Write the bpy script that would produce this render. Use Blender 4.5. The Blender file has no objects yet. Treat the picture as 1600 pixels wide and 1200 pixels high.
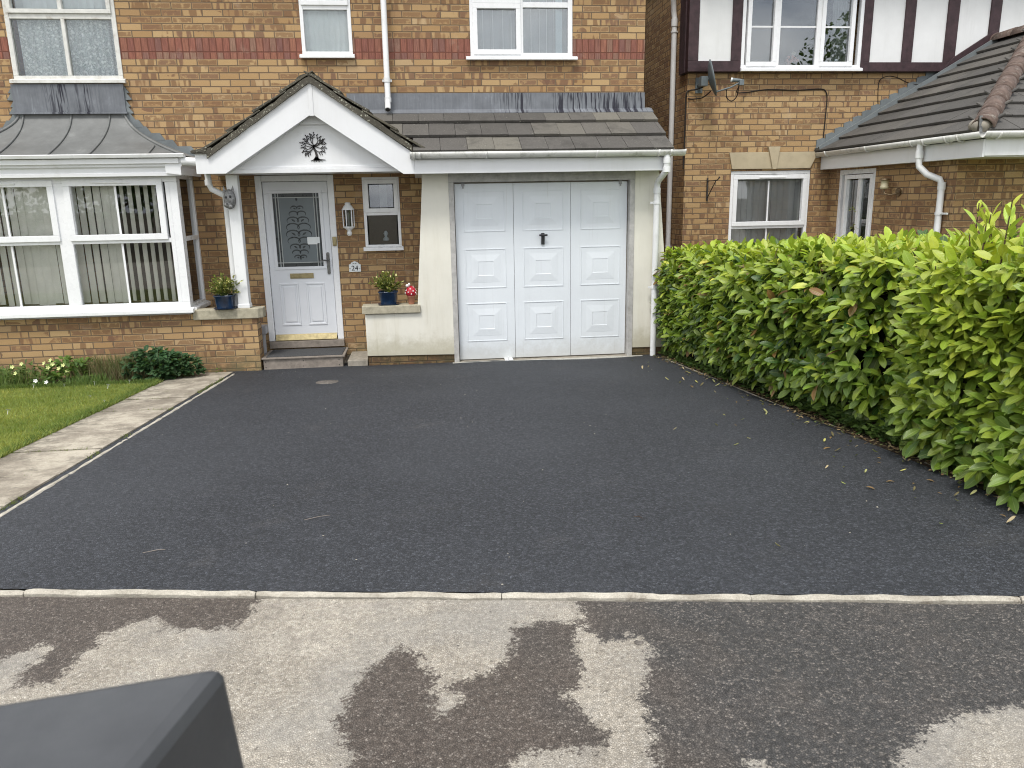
import bpy, bmesh, math, random
from mathutils import Vector, Matrix, noise
R = math.radians
SC = bpy.context.scene
COL = SC.collection
random.seed(7)

# ------------------------------------------------------------------ camera
EYE = 1.93                     # metres above the garage floor
pit, rol, yaw = R(13.53), R(-1.03), R(6.1)
fw = Vector((math.sin(yaw)*math.cos(pit), math.cos(yaw)*math.cos(pit), -math.sin(pit)))
rt = Vector((math.cos(yaw), -math.sin(yaw), 0)); up = rt.cross(fw)
r2 = math.cos(rol)*rt + math.sin(rol)*up; u2 = r2.cross(fw)
cd = bpy.data.cameras.new('camera'); cam = bpy.data.objects.new('camera', cd); COL.objects.link(cam)
cd.sensor_width = 36; cd.lens = 27.0; cd.clip_start = 0.05; cd.clip_end = 500
cam.matrix_world = Matrix(((r2.x,u2.x,-fw.x,0),(r2.y,u2.y,-fw.y,0),(r2.z,u2.z,-fw.z,EYE),(0,0,0,1)))
cd.dof.use_dof = True; cd.dof.focus_distance = 6.5; cd.dof.aperture_fstop = 9.0
SC.camera = cam
SC.cycles.filter_width = 1.05

# ------------------------------------------------------------------ light
SUN_EL, SUN_AZ = 60, 205       # high sun behind cloud, behind the photographer and to the left
W = bpy.data.worlds.new('World'); SC.world = W; W.use_nodes = True
wt = W.node_tree; wn = wt.nodes; bg = wn['Background']
sky = wn.new('ShaderNodeTexSky'); sky.sky_type = 'NISHITA'; sky.sun_disc = False
sky.sun_elevation = R(SUN_EL); sky.sun_rotation = R(SUN_AZ); sky.air_density = 1.0; sky.dust_density = 2.5
tc = wn.new('ShaderNodeTexCoord'); mp = wn.new('ShaderNodeMapping'); mp.inputs['Scale'].default_value = (1,1,2.6)
nz = wn.new('ShaderNodeTexNoise'); nz.inputs['Scale'].default_value = 2.3; nz.inputs['Detail'].default_value = 7; nz.inputs['Roughness'].default_value = .58
cr = wn.new('ShaderNodeValToRGB'); cr.color_ramp.elements[0].position = .34; cr.color_ramp.elements[1].position = .66
cr.color_ramp.elements[0].color = (2.2,2.5,3.1,1); cr.color_ramp.elements[1].color = (9.5,9.4,9.2,1)
mx = wn.new('ShaderNodeMixRGB'); mx.inputs[0].default_value = .88
wt.links.new(tc.outputs['Generated'], mp.inputs[0]); wt.links.new(mp.outputs[0], nz.inputs[0]); wt.links.new(nz.outputs[0], cr.inputs[0])
wt.links.new(sky.outputs[0], mx.inputs[1]); wt.links.new(cr.outputs[0], mx.inputs[2]); wt.links.new(mx.outputs[0], bg.inputs[0])
bg.inputs[1].default_value = 0.15
sd = bpy.data.lights.new('sun', 'SUN'); sun = bpy.data.objects.new('sun', sd); COL.objects.link(sun)
sd.energy = 1.6; sd.angle = R(16); sd.color = (1,.965,.91)
el, az = R(SUN_EL), R(SUN_AZ)
sdir = Vector((math.sin(az)*math.cos(el), math.cos(az)*math.cos(el), math.sin(el)))
sun.rotation_euler = (-sdir).to_track_quat('-Z', 'Y').to_euler()
SC.view_settings.view_transform = 'Standard'; SC.view_settings.look = 'None'
SC.view_settings.exposure = 0.75; SC.view_settings.gamma = 1.0

# ------------------------------------------------------------------ helpers
WM = {}
def link(o, parent=None, M=None):
    M = M or Matrix.Identity(4)
    COL.objects.link(o)
    if parent:
        o.parent = parent; o.matrix_basis = WM[parent.name].inverted() @ M
    else:
        o.matrix_basis = M
    WM[o.name] = M
    return o
def tag(o, label=None, cat=None, group=None, kind=None):
    if label: o['label'] = label
    if cat: o['category'] = cat
    if group: o['group'] = group
    if kind: o['kind'] = kind
    return o
def thing(name, loc, label, cat, group=None, rz=0):
    o = bpy.data.objects.new(name, None); o.empty_display_size = .1
    link(o, None, Matrix.Translation(loc) @ Matrix.Rotation(rz, 4, 'Z'))
    return tag(o, label, cat, group)
class MB:
    def __init__(s): s.v = []; s.f = []; s.sm = []; s.tint = None; s.t = []
    def add(s, vs, fs, smooth=False, tint=None):
        n = len(s.v); s.v += [tuple(p) for p in vs]
        s.f += [tuple(n+i for i in f) for f in fs]; s.sm += [smooth]*len(fs)
        s.t += [tint if tint is not None else 0.0]*len(vs)
    def box(s, x0,x1,y0,y1,z0,z1, tint=None):
        x0,x1=min(x0,x1),max(x0,x1); y0,y1=min(y0,y1),max(y0,y1); z0,z1=min(z0,z1),max(z0,z1)
        s.add([(x0,y0,z0),(x1,y0,z0),(x1,y1,z0),(x0,y1,z0),(x0,y0,z1),(x1,y0,z1),(x1,y1,z1),(x0,y1,z1)],
              [(0,3,2,1),(4,5,6,7),(0,1,5,4),(1,2,6,5),(2,3,7,6),(3,0,4,7)], False, tint)
        return s
    def hexa(s, P, tint=None):    # 8 points: bottom 4 then top 4
        s.add(P, [(0,3,2,1),(4,5,6,7),(0,1,5,4),(1,2,6,5),(2,3,7,6),(3,0,4,7)], False, tint); return s
    def prism(s, poly, a, b, axis='y', tint=None):   # polygon (p,q) extruded along axis
        def m(p,q,w): return {'y':(p,w,q),'x':(w,p,q),'z':(p,q,w)}[axis]
        n = len(poly)
        s.add([m(p,q,a) for p,q in poly]+[m(p,q,b) for p,q in poly],
              [tuple(range(n)), tuple(range(2*n-1,n-1,-1))]+[(i,(i+1)%n,n+(i+1)%n,n+i) for i in range(n)], False, tint)
        return s
    def tube(s, pts, r, n=10, cap=True, smooth=True):
        pts = [Vector(p) for p in pts]; rs = r if isinstance(r,(list,tuple)) else [r]*len(pts)
        vs=[]; prev=None
        for i,p in enumerate(pts):
            d = (pts[min(i+1,len(pts)-1)]-pts[max(i-1,0)]).normalized()
            if prev is None:
                a = Vector((0,0,1)) if abs(d.z)<.9 else Vector((1,0,0)); x = d.cross(a).normalized()
            else:
                x = (prev - d*prev.dot(d)).normalized()
            prev = x; y = d.cross(x)
            for k in range(n):
                t = 2*math.pi*k/n; vs.append(p + (x*math.cos(t)+y*math.sin(t))*rs[i])
        fs=[]
        for i in range(len(pts)-1):
            for k in range(n):
                fs.append((i*n+k,i*n+(k+1)%n,(i+1)*n+(k+1)%n,(i+1)*n+k))
        s.add(vs, fs, smooth)
        if cap:
            s.add(vs[:n], [tuple(range(n))]); s.add(vs[-n:], [tuple(range(n))])
        return s
    def lathe(s, prof, n=20, c=(0,0,0), sx=1, sy=1):
        vs=[]
        for r,z in prof:
            for k in range(n):
                t=2*math.pi*k/n; vs.append((c[0]+r*math.cos(t)*sx,c[1]+r*math.sin(t)*sy,c[2]+z))
        m=len(prof)
        fs=[(i*n+k,i*n+(k+1)%n,(i+1)*n+(k+1)%n,(i+1)*n+k) for i in range(m-1) for k in range(n)]
        s.add(vs, fs, True)
        s.add(vs[:n],[tuple(range(n))]); s.add(vs[-n:],[tuple(range(n))]); return s
    def ball(s, c, r, sx=1, sy=1, sz=1, n=14, m=9):
        prof=[(r*math.sin(math.pi*i/m), r*math.cos(math.pi*i/m)) for i in range(m+1)]
        prof=[(max(a,1e-4),b*sz) for a,b in prof]
        return s.lathe(prof, n, c, sx, sy)
    def build(s, name, mat, parent=None, bev=0, M=None, label=None, recalc=True, weld=False):
        me = bpy.data.meshes.new(name); me.from_pydata(s.v, [], s.f)
        me.polygons.foreach_set('use_smooth', s.sm)
        if any(s.t):
            a = me.attributes.new('tint','FLOAT','POINT'); a.data.foreach_set('value', s.t)
        if recalc or weld:
            b = bmesh.new(); b.from_mesh(me)
            if weld: bmesh.ops.remove_doubles(b, verts=b.verts, dist=1e-4)
            bmesh.ops.recalc_face_normals(b, faces=b.faces); b.to_mesh(me); b.free()
        me.materials.append(mat)
        o = bpy.data.objects.new(name, me); link(o, parent, M)
        if bev:
            bm_ = o.modifiers.new('bevel','BEVEL'); bm_.width = bev; bm_.segments = 2; bm_.limit_method = 'ANGLE'; bm_.angle_limit = R(40)
        if label: o['label'] = label
        return o

# ------------------------------------------------------------------ node helper
class NT:
    def __init__(s, name):
        s.m = bpy.data.materials.new(name); s.m.use_nodes = True; s.t = s.m.node_tree; s.n = s.t.nodes
        s.b = s.n['Principled BSDF']; s.out = s.n['Material Output']
    def L(s, a, b): s.t.links.new(a, b)
    def put(s, sock, v):
        if hasattr(v, 'is_output') or isinstance(v, bpy.types.NodeSocket): s.L(v, sock)
        else:
            if sock.type == 'RGBA' and len(v) == 3: v = (*v, 1)
            sock.default_value = v
    def M(s, op, a, b=0.0, c=None):
        n = s.n.new('ShaderNodeMath'); n.operation = op
        s.put(n.inputs[0], a); s.put(n.inputs[1], b)
        if c is not None: s.put(n.inputs[2], c)
        return n.outputs[0]
    def mix(s, f, a, b):
        n = s.n.new('ShaderNodeMixRGB'); s.put(n.inputs[0], f); s.put(n.inputs[1], a); s.put(n.inputs[2], b); return n.outputs[0]
    def mul(s, f, a, b):
        n = s.n.new('ShaderNodeMixRGB'); n.blend_type='MULTIPLY'; s.put(n.inputs[0], f); s.put(n.inputs[1], a); s.put(n.inputs[2], b); return n.outputs[0]
    def obj(s): return s.n.new('ShaderNodeTexCoord').outputs['Object']
    def sep(s, v):
        n = s.n.new('ShaderNodeSeparateXYZ'); s.L(v, n.inputs[0]); return n.outputs
    def comb(s, x=0., y=0., z=0.):
        n = s.n.new('ShaderNodeCombineXYZ'); s.put(n.inputs[0],x); s.put(n.inputs[1],y); s.put(n.inputs[2],z); return n.outputs[0]
    def noise(s, vec, scale, detail=3, rough=.55, out=0):
        n = s.n.new('ShaderNodeTexNoise'); s.L(vec, n.inputs['Vector']); n.inputs['Scale'].default_value = scale
        n.inputs['Detail'].default_value = detail; n.inputs['Roughness'].default_value = rough; return n.outputs[out]
    def vor(s, vec, scale, feat='F1', out=0):
        n = s.n.new('ShaderNodeTexVoronoi'); n.feature = feat; s.L(vec, n.inputs['Vector']); n.inputs['Scale'].default_value = scale; return n.outputs[out]
    def scale(s, v, sc):
        n = s.n.new('ShaderNodeMapping'); s.L(v, n.inputs[0]); n.inputs['Scale'].default_value = sc; return n.outputs[0]
    def ramp(s, f, stops, interp='LINEAR'):
        n = s.n.new('ShaderNodeValToRGB'); s.put(n.inputs[0], f); r = n.color_ramp; r.interpolation = interp
        while len(r.elements) < len(stops): r.elements.new(.5)
        for e,(p,c) in zip(r.elements, stops):
            e.position = p; e.color = (*c,1) if not isinstance(c,(int,float)) else (c,c,c,1)
        return n.outputs[0]
    def step(s, f, a, b):    # smooth 0..1 between a and b
        n = s.n.new('ShaderNodeMapRange'); n.interpolation_type='SMOOTHSTEP'; s.put(n.inputs[0], f)
        n.inputs[1].default_value = a; n.inputs[2].default_value = b; return n.outputs[0]
    def bump(s, h, strength=.3, dist=.01):
        n = s.n.new('ShaderNodeBump'); s.L(h, n.inputs['Height']); n.inputs['Strength'].default_value = strength
        n.inputs['Distance'].default_value = dist; s.L(n.outputs[0], s.b.inputs['Normal']); return n
    def attr(s, name, out='Fac'):
        n = s.n.new('ShaderNodeAttribute'); n.attribute_name = name; return n.outputs[out]
    def col(s, v): s.put(s.b.inputs['Base Color'], v)
    def rough(s, v): s.put(s.b.inputs['Roughness'], v)
    def spec(s, v): s.b.inputs['Specular IOR Level'].default_value = v

def srgb(r,g,b):
    f = lambda c: (c/255/12.92) if c/255<=.04045 else ((c/255+.055)/1.055)**2.4
    return (f(r),f(g),f(b))

# ------------------------------------------------------------------ materials
def brick_mat(name, band=None, dark=0.0):
    N = NT(name); o = N.obj(); P = N.sep(o)
    geo = N.n.new('ShaderNodeNewGeometry'); nn = N.sep(geo.outputs['True Normal'])
    isx = N.M('GREATER_THAN', N.M('ABSOLUTE', nn[0]), .5); isz = N.M('GREATER_THAN', N.M('ABSOLUTE', nn[2]), .7)
    u = N.M('ADD', N.M('MULTIPLY', P[1], isx), N.M('MULTIPLY', P[0], N.M('SUBTRACT', 1., isx)))
    v = N.M('ADD', N.M('SUBTRACT', P[2], .035), N.M('MULTIPLY', P[1], isz))
    wob = N.M('MULTIPLY', N.M('SUBTRACT', N.noise(o, 9, 2), .5), .006)
    u = N.M('ADD', u, N.M('ADD', wob, 50.)); v = N.M('ADD', v, N.M('ADD', wob, 15.))
    row = N.M('FLOOR', N.M('DIVIDE', v, .075)); odd = N.M('MODULO', row, 2.)
    jit = N.M('MULTIPLY', N.M('SINE', N.M('MULTIPLY', row, 12.9)), .05)
    uu = N.M('ADD', N.M('DIVIDE', u, .225), N.M('ADD', N.M('MULTIPLY', odd, .5), jit))
    vv = N.M('DIVIDE', v, .075)
    if band:
        inb = N.M('MULTIPLY', N.M('GREATER_THAN', P[2], band[0]), N.M('LESS_THAN', P[2], band[1]))
        uu = N.M('ADD', N.M('MULTIPLY', uu, N.M('SUBTRACT',1.,inb)), N.M('MULTIPLY', N.M('DIVIDE', u, .075), inb))
        vb = N.M('DIVIDE', N.M('ADD', v, -15.0+0.0), .225)
        vv = N.M('ADD', N.M('MULTIPLY', vv, N.M('SUBTRACT',1.,inb)), N.M('MULTIPLY', N.M('ADD', vb, 0.3334-0.3334), inb))
    iu = N.M('FLOOR', uu); iv = N.M('FLOOR', vv)
    fu = N.M('FRACT', uu); fv = N.M('FRACT', vv)
    wn_ = N.n.new('ShaderNodeTexWhiteNoise'); wn_.noise_dimensions='2D'; N.L(N.comb(iu, iv), wn_.inputs['Vector'])
    rnd = wn_.outputs['Value']; rc = N.sep(wn_.outputs['Color'])
    # distance to the brick's edge in metres
    du = N.M('MULTIPLY', N.M('MINIMUM', fu, N.M('SUBTRACT',1.,fu)), .225)
    dv = N.M('MULTIPLY', N.M('MINIMUM', fv, N.M('SUBTRACT',1.,fv)), .075)
    if band:
        du2 = N.M('MULTIPLY', N.M('MINIMUM', fu, N.M('SUBTRACT',1.,fu)), .075)
        dv2 = N.M('MULTIPLY', N.M('MINIMUM', fv, N.M('SUBTRACT',1.,fv)), .225)
        du = N.M('ADD', N.M('MULTIPLY', du, N.M('SUBTRACT',1.,inb)), N.M('MULTIPLY', du2, inb))
        dv = N.M('ADD', N.M('MULTIPLY', dv, N.M('SUBTRACT',1.,inb)), N.M('MULTIPLY', dv2, inb))
    edge = N.M('MINIMUM', du, dv)
    body = N.step(edge, .0042, .0075)
    inner = N.step(N.M('ADD', edge, N.M('MULTIPLY', N.M('SUBTRACT', N.noise(o, 60, 2), .5), .008)), .008, .017)
    # kiln marks: upright brown bars on some bricks, a brown middle with buff margins on others
    drift = N.step(N.noise(N.scale(o,(1,1,2.2)), .8, 3), .36, .64)
    sv = N.comb(N.M('ADD', N.M('MULTIPLY', fu, 3.4), N.M('MULTIPLY', rnd, 57.)), N.M('MULTIPLY', rc[1], 31.), N.M('MULTIPLY', fv, .25))
    bars = N.step(N.noise(sv, 1.0, 1., .5), .47, .57)
    isbar = N.M('GREATER_THAN', rc[2], N.M('SUBTRACT', .86, N.M('MULTIPLY', drift, .42)))
    soft = N.M('MULTIPLY', inner, N.step(N.noise(N.comb(N.M('MULTIPLY', u, 1.), N.M('MULTIPLY', v, 1.), 0.), 14, 3, .6), .32, .5))
    ismid = N.M('MULTIPLY', N.M('LESS_THAN', rc[2], N.M('ADD', .34, N.M('MULTIPLY', drift, .16))), soft)
    smudge = N.M('MINIMUM', 1., N.M('ADD', N.M('MULTIPLY', isbar, N.M('MULTIPLY', bars, .85)), N.M('MULTIPLY', ismid, .8)))
    buff = N.ramp(rnd, [(0,(.42,.272,.134)),(.25,(.485,.335,.172)),(.5,(.385,.242,.115)),(.75,(.45,.302,.150)),(.9,(.34,.205,.10)),(1,(.50,.36,.205))])
    darkc = N.ramp(rc[0], [(0,(.215,.120,.062)),(.5,(.185,.10,.058)),(.8,(.165,.088,.066)),(1,(.25,.145,.07))])
    c = N.mix(N.M('MULTIPLY', smudge, .9), buff, darkc)
    c = N.mul(N.M('MULTIPLY', drift, .25), c, (.80,.76,.72))
    if band:
        red = N.ramp(rnd, [(0,(.29,.118,.082)),(.3,(.235,.098,.073)),(.55,(.31,.138,.09)),(.8,(.21,.105,.088)),(1,(.28,.17,.12))])
        red = N.mix(N.M('MULTIPLY', smudge, .35), red, (.2,.09,.075))
        red = N.mul(.7, red, N.ramp(N.noise(N.comb(N.M('MULTIPLY', u, 60.), N.M('MULTIPLY', v, 5.), 0.), 1.5, 3), [(.3,.6),(.7,1.3)]))
        c = N.mix(inb, c, red)
    grit = N.noise(o, 170, 2, .7)
    c = N.mul(.55, c, N.ramp(grit, [(.25,.55),(.75,1.25)]))
    mort = N.mix(N.noise(o, 5, 4, .7), (.105,.075,.05), (.215,.155,.10))
    if band: mort = N.mix(inb, mort, (.15,.06,.042))
    c = N.mix(body, mort, c)
    # pale salts and grime
    c = N.mix(N.M('MULTIPLY', N.step(N.noise(o, 2.7, 5, .65), .62, .78), .28), c, (.52,.43,.33))
    low = N.step(P[2], .34, .0)
    c = N.mix(N.M('MULTIPLY', low, N.M('MULTIPLY', N.step(N.noise(o, 7, 5, .7), .36, .6), .75)), c, (.125,.115,.062))
    if dark: c = N.mul(1., c, (dark,dark,dark))
    N.col(c); N.rough(.88); N.spec(.25)
    h = N.M('ADD', body, N.M('MULTIPLY', grit, .35)); N.bump(h, .8, .005)
    return N.m

def plain(name, c, rough=.5, spec=.5, var=.06, nscale=6, bump=0, metal=0, dirt=None, dscale=3, streak=False, splash=None):
    N = NT(name); o = N.obj()
    n = N.noise(o, nscale, 5, .6)
    lo = tuple(x*(1-var*2.2) for x in c); hi = tuple(min(1,x*(1+var)) for x in c)
    k = N.ramp(n, [(.3,lo),(.7,hi)])
    if dirt:
        v = N.scale(o,(1,1,.12)) if streak else o
        d = N.step(N.noise(v, dscale, 6, .68), .5, .78)
        k = N.mix(N.M('MULTIPLY', d, dirt[3]), k, dirt[:3])
    if splash:      # rain-splashed soil on the lowest part, ragged upper edge
        z = N.sep(o)[2]; zz = N.M('ADD', z, N.M('MULTIPLY', N.M('SUBTRACT', N.noise(o, 9, 6, .75), .5), .42))
        k = N.mix(N.M('MULTIPLY', N.step(zz, splash[3], splash[3]-.28), splash[4]), k, splash[:3])
        dr = N.noise(N.scale(o,(26,26,.9)), 1., 4, .6)
        k = N.mix(N.M('MULTIPLY', N.step(dr, .6, .75), .22), k, splash[:3])
    N.col(k); N.rough(N.ramp(N.noise(o, nscale*3, 3), [(.2,max(rough-.1,.02)),(.8,min(1,rough+.12))])); N.spec(spec); N.b.inputs['Metallic'].default_value = metal
    if bump: N.bump(N.noise(o, nscale*12, 4, .7), bump, .004)
    return N.m

M = {}
M['brick'] = brick_mat('buff_brick_with_red_band', band=(3.56,3.785))
M['brick2'] = brick_mat('buff_brick')
M['brick3'] = brick_mat('grimy_plinth_brick', dark=.5)
M['upvc'] = plain('white_upvc', (.78,.79,.79), .32, .5, .02, 3, dirt=(.42,.41,.36,.35), dscale=2.5, streak=True)
M['upvc_clean'] = plain('white_upvc_frame', (.80,.81,.82), .28, .5, .015, 4, dirt=(.5,.49,.45,.2), dscale=5, streak=True)
M['oldwood'] = plain('weathered_white_painted_wood', (.66,.66,.62), .6, .4, .07, 12, .2, dirt=(.30,.25,.19,.8), dscale=9)
M['greywood'] = plain('weathered_grey_timber_trim', (.46,.45,.43), .7, .3, .1, 14, .25, dirt=(.24,.22,.19,.6), dscale=12)
M['fascia'] = plain('white_fascia_board', (.74,.75,.76), .35, .5, .02, 2, dirt=(.50,.49,.44,.4), dscale=1.5, streak=True)
M['gutter'] = plain('grimy_white_gutter', (.70,.70,.67), .4, .5, .05, 5, dirt=(.22,.23,.17,.75), dscale=8)
M['pipe'] = plain('white_plastic_pipe', (.74,.75,.75), .33, .5, .03, 4, dirt=(.38,.37,.32,.35), dscale=5)
M['pipegrey'] = plain('grey_plastic_pipe', (.34,.34,.35), .4, .5, .05, 5)
M['render'] = plain('cream_painted_render', (.73,.71,.625), .85, .2, .035, 2.5, .25, dirt=(.50,.45,.33,.5), dscale=2.2, streak=True, splash=(.36,.33,.22,.42,.6))
M['garage_white'] = plain('white_steel_garage_door', (.73,.77,.80), .36, .5, .015, 3, dirt=(.55,.58,.6,.4), dscale=2.0, streak=True, splash=(.46,.46,.43,.30,.55))
M['doorwhite'] = plain('white_composite_door', (.74,.76,.79), .33, .5, .02, 3)
M['black'] = plain('black_plastic', (.018,.018,.02), .4, .5, .1)
M['darkiron'] = plain('dark_wrought_iron', (.03,.026,.024), .55, .5, .2, 20)
M['brass'] = plain('worn_brass', (.36,.30,.155), .5, .5, .15, 20, metal=.45)
M['steel'] = plain('aged_steel_handle', (.20,.20,.19), .35, .5, .2, 30, metal=.9)
M['card'] = plain('white_card', (.75,.78,.78), .6, .3, .03)
M['stone'] = plain('weathered_coping_stone', (.42,.385,.29), .9, .2, .12, 18, .5, dirt=(.17,.16,.12,.7), dscale=7)
M['lintelstone'] = plain('buff_lintel_stone', (.47,.40,.275), .85, .2, .06, 10, .2, dirt=(.3,.25,.17,.4), dscale=5)
M['terracotta'] = plain('terracotta', (.42,.19,.12), .8, .2, .1, 20)
M['bluepot'] = plain('blue_glazed_ceramic', (.012,.035,.085), .18, .6, .25, 12)
M['redglaze'] = plain('red_glazed_cap', (.42,.02,.035), .25, .5, .1)
M['whitedot'] = plain('white_glaze', (.8,.78,.76), .3, .5, .02)
M['soil'] = plain('dark_soil', (.055,.04,.028), .95, .1, .3, 30, .8, dirt=(.14,.10,.06,.7), dscale=25)
M['tudor'] = plain('dark_stained_timber', (.050,.026,.030), .55, .4, .2, 14, .3)
M['tudorpanel'] = plain('white_painted_render_panel', (.74,.75,.745), .8, .2, .02, 5, .15, dirt=(.52,.52,.5,.35), dscale=4, streak=True)
M['ridge'] = plain('brown_ridge_tile', (.135,.098,.082), .9, .2, .2, 14, .5, dirt=(.34,.31,.27,.7), dscale=16)
M['rubber'] = plain('grey_doormat', (.085,.087,.09), .9, .1, .25, 90, .8)
M['stepwood'] = plain('weathered_step_boards', (.27,.235,.20), .85, .2, .12, 16, .4, dirt=(.13,.11,.09,.6), dscale=12)
M['stonedark'] = plain('dark_grey_chipping', (.15,.135,.12), .9, .2, .3, 60)
M['concrete'] = plain('rough_concrete', (.33,.30,.25), .92, .2, .14, 14, .6, dirt=(.15,.135,.10,.7), dscale=6)
M['dish'] = plain('grey_dish_metal', (.14,.165,.175), .5, .4, .1, 9)
M['pewter'] = plain('aged_pewter', (.24,.24,.235), .42, .5, .25, 40, .4, metal=.35, dirt=(.08,.08,.075,.9), dscale=35)
M['cable'] = plain('black_cable', (.02,.016,.015), .6, .3, .1)
M['cream'] = plain('cream_lamp_glass', (.55,.50,.34), .3, .5, .05)
M['agedbrass'] = plain('dull_brass_bracket', (.24,.17,.10), .45, .5, .25, 30, metal=.6)
M['channel'] = plain('galvanised_channel', (.46,.45,.40), .55, .4, .15, 25, dirt=(.18,.16,.12,.8), dscale=20)
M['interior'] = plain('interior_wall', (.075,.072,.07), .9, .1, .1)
M['blind'] = plain('cream_vertical_blind', (.84,.84,.76), .85, .1, .05, 3)
M['blindwhite'] = plain('pale_blue_white_blind', (.80,.88,.87), .85, .1, .03, 3)
M['blindgrey'] = plain('grey_vertical_blind', (.44,.45,.45), .85, .1, .05, 3)
M['curtain'] = plain('sheer_curtain', (.48,.47,.43), .9, .1, .05, 3)
M['pink'] = plain('pink_ornament', (.75,.28,.22), .6, .3, .2, 40)
M['petalwhite'] = plain('white_petals', (.8,.8,.76), .7, .2, .03)
M['petalyellow'] = plain('lime_yellow_petals', (.62,.66,.28), .7, .2, .08)
M['stem'] = plain('green_stem', (.10,.14,.04), .7, .2, .1)
M['bark'] = plain('brown_bark', (.09,.06,.04), .9, .1, .2, 20, .4)

def bin_mat():
    N = NT('dark_grey_moulded_plastic'); o = N.obj()
    N.col(N.ramp(N.noise(o, 4, 4), [(.3,(.030,.032,.036)),(.62,(.048,.051,.055)),(.8,(.075,.078,.08))]))
    N.rough(N.ramp(N.noise(o, 30, 4), [(.3,.42),(.7,.62)])); N.spec(.5)
    N.bump(N.noise(o, 500, 2), .12, .002); return N.m
M['bin'] = bin_mat()

def glass_mat(name, tint=(.985,.99,.99), ior=1.5, rmin=.0, rough=0.0):
    N = NT(name); N.n.remove(N.b)
    tr = N.n.new('ShaderNodeBsdfTransparent'); tr.inputs[0].default_value = (*tint,1)
    gl = N.n.new('ShaderNodeBsdfGlossy'); gl.inputs[0].default_value = (1,1,1,1); gl.inputs['Roughness'].default_value = rough
    fr = N.n.new('ShaderNodeFresnel'); fr.inputs[0].default_value = ior
    f = N.M('ADD', N.M('MULTIPLY', fr.outputs[0], 1.5), rmin)
    nb = N.n.new('ShaderNodeBump'); nb.inputs['Strength'].default_value=.02; nb.inputs['Distance'].default_value=.05
    N.L(N.noise(N.obj(), 1.8, 1), nb.inputs['Height']); N.L(nb.outputs[0], gl.inputs['Normal'])
    ms = N.n.new('ShaderNodeMixShader'); N.put(ms.inputs[0], f); N.L(tr.outputs[0], ms.inputs[1]); N.L(gl.outputs[0], ms.inputs[2]); N.L(ms.outputs[0], N.out.inputs[0])
    return N.m
M['glass'] = glass_mat('window_glass')
M['glassdark'] = glass_mat('coated_window_glass', (.84,.88,.90), 1.55, .05)

M['glasslamp'] = glass_mat('grimy_lantern_glass', (.45,.46,.44), 1.5, .02)
def obscure():
    N = NT('frosted_door_glass'); o = N.obj()
    N.col(N.mix(N.noise(o, 3, 4), (.085,.105,.115), (.165,.195,.205))); N.rough(.38); N.spec(.6)
    N.bump(N.noise(o, 220, 2), .25, .002); return N.m
M['obscure'] = obscure()
M['motif'] = plain('dark_etched_motif', (.035,.04,.042), .3, .5, .1)
M['leadline'] = plain('light_lead_came', (.42,.44,.43), .4, .5, .1)

def lace():
    N = NT('lace_net_curtain'); o = N.obj(); P = N.sep(o)
    d = N.vor(N.comb(P[0], P[2], 0.), 26, 'F1'); fine = N.vor(N.comb(P[0], P[2], 0.), 95, 'DISTANCE_TO_EDGE')
    k = N.M('MAXIMUM', N.step(d, .42, .22), N.step(fine, .12, .04))
    N.col(N.mix(k, (.52,.60,.60), (.90,.95,.94))); k = N.M('ADD', .72, N.M('MULTIPLY', k, .27))
    N.rough(.9)
    N.put(N.b.inputs['Alpha'], k); return N.m
M['lace'] = lace()

def tile_mat(name, base, warm, lich=1.0, thr=.66):
    N = NT(name); o = N.obj(); t = N.attr('tint')
    c = N.ramp(t, [(0,base),(.5,tuple(x*1.25 for x in base)),(.85,warm),(1,tuple(x*1.2 for x in warm))])
    c = N.mul(.6, c, N.ramp(N.noise(o, 60, 4, .7), [(.3,.6),(.75,1.3)]))
    c = N.mix(N.M('MULTIPLY', N.step(N.noise(o, 3, 4, .7), .5, .7), .45), c, tuple(x*.55 for x in base))
    sp = N.M('MULTIPLY', N.step(N.noise(o, 45, 3, .6), thr, thr+.06), N.step(N.noise(o, 3.1, 3), .38, .55))
    c = N.mix(N.M('MULTIPLY', sp, .75*lich), c, (.40,.40,.32))
    N.col(c); N.rough(.85); N.spec(.25); N.bump(N.noise(o, 150, 4, .7), .5, .004); return N.m
M['tile'] = tile_mat('grey_concrete_roof_tile', (.085,.080,.073), (.165,.155,.130))
M['tile_mossy'] = tile_mat('mossy_verge_tile', (.070,.064,.050), (.13,.115,.08), 1.2, .58)
M['tile2'] = tile_mat('dark_grey_roof_tile', (.080,.076,.070), (.115,.107,.095), .35)

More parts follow.
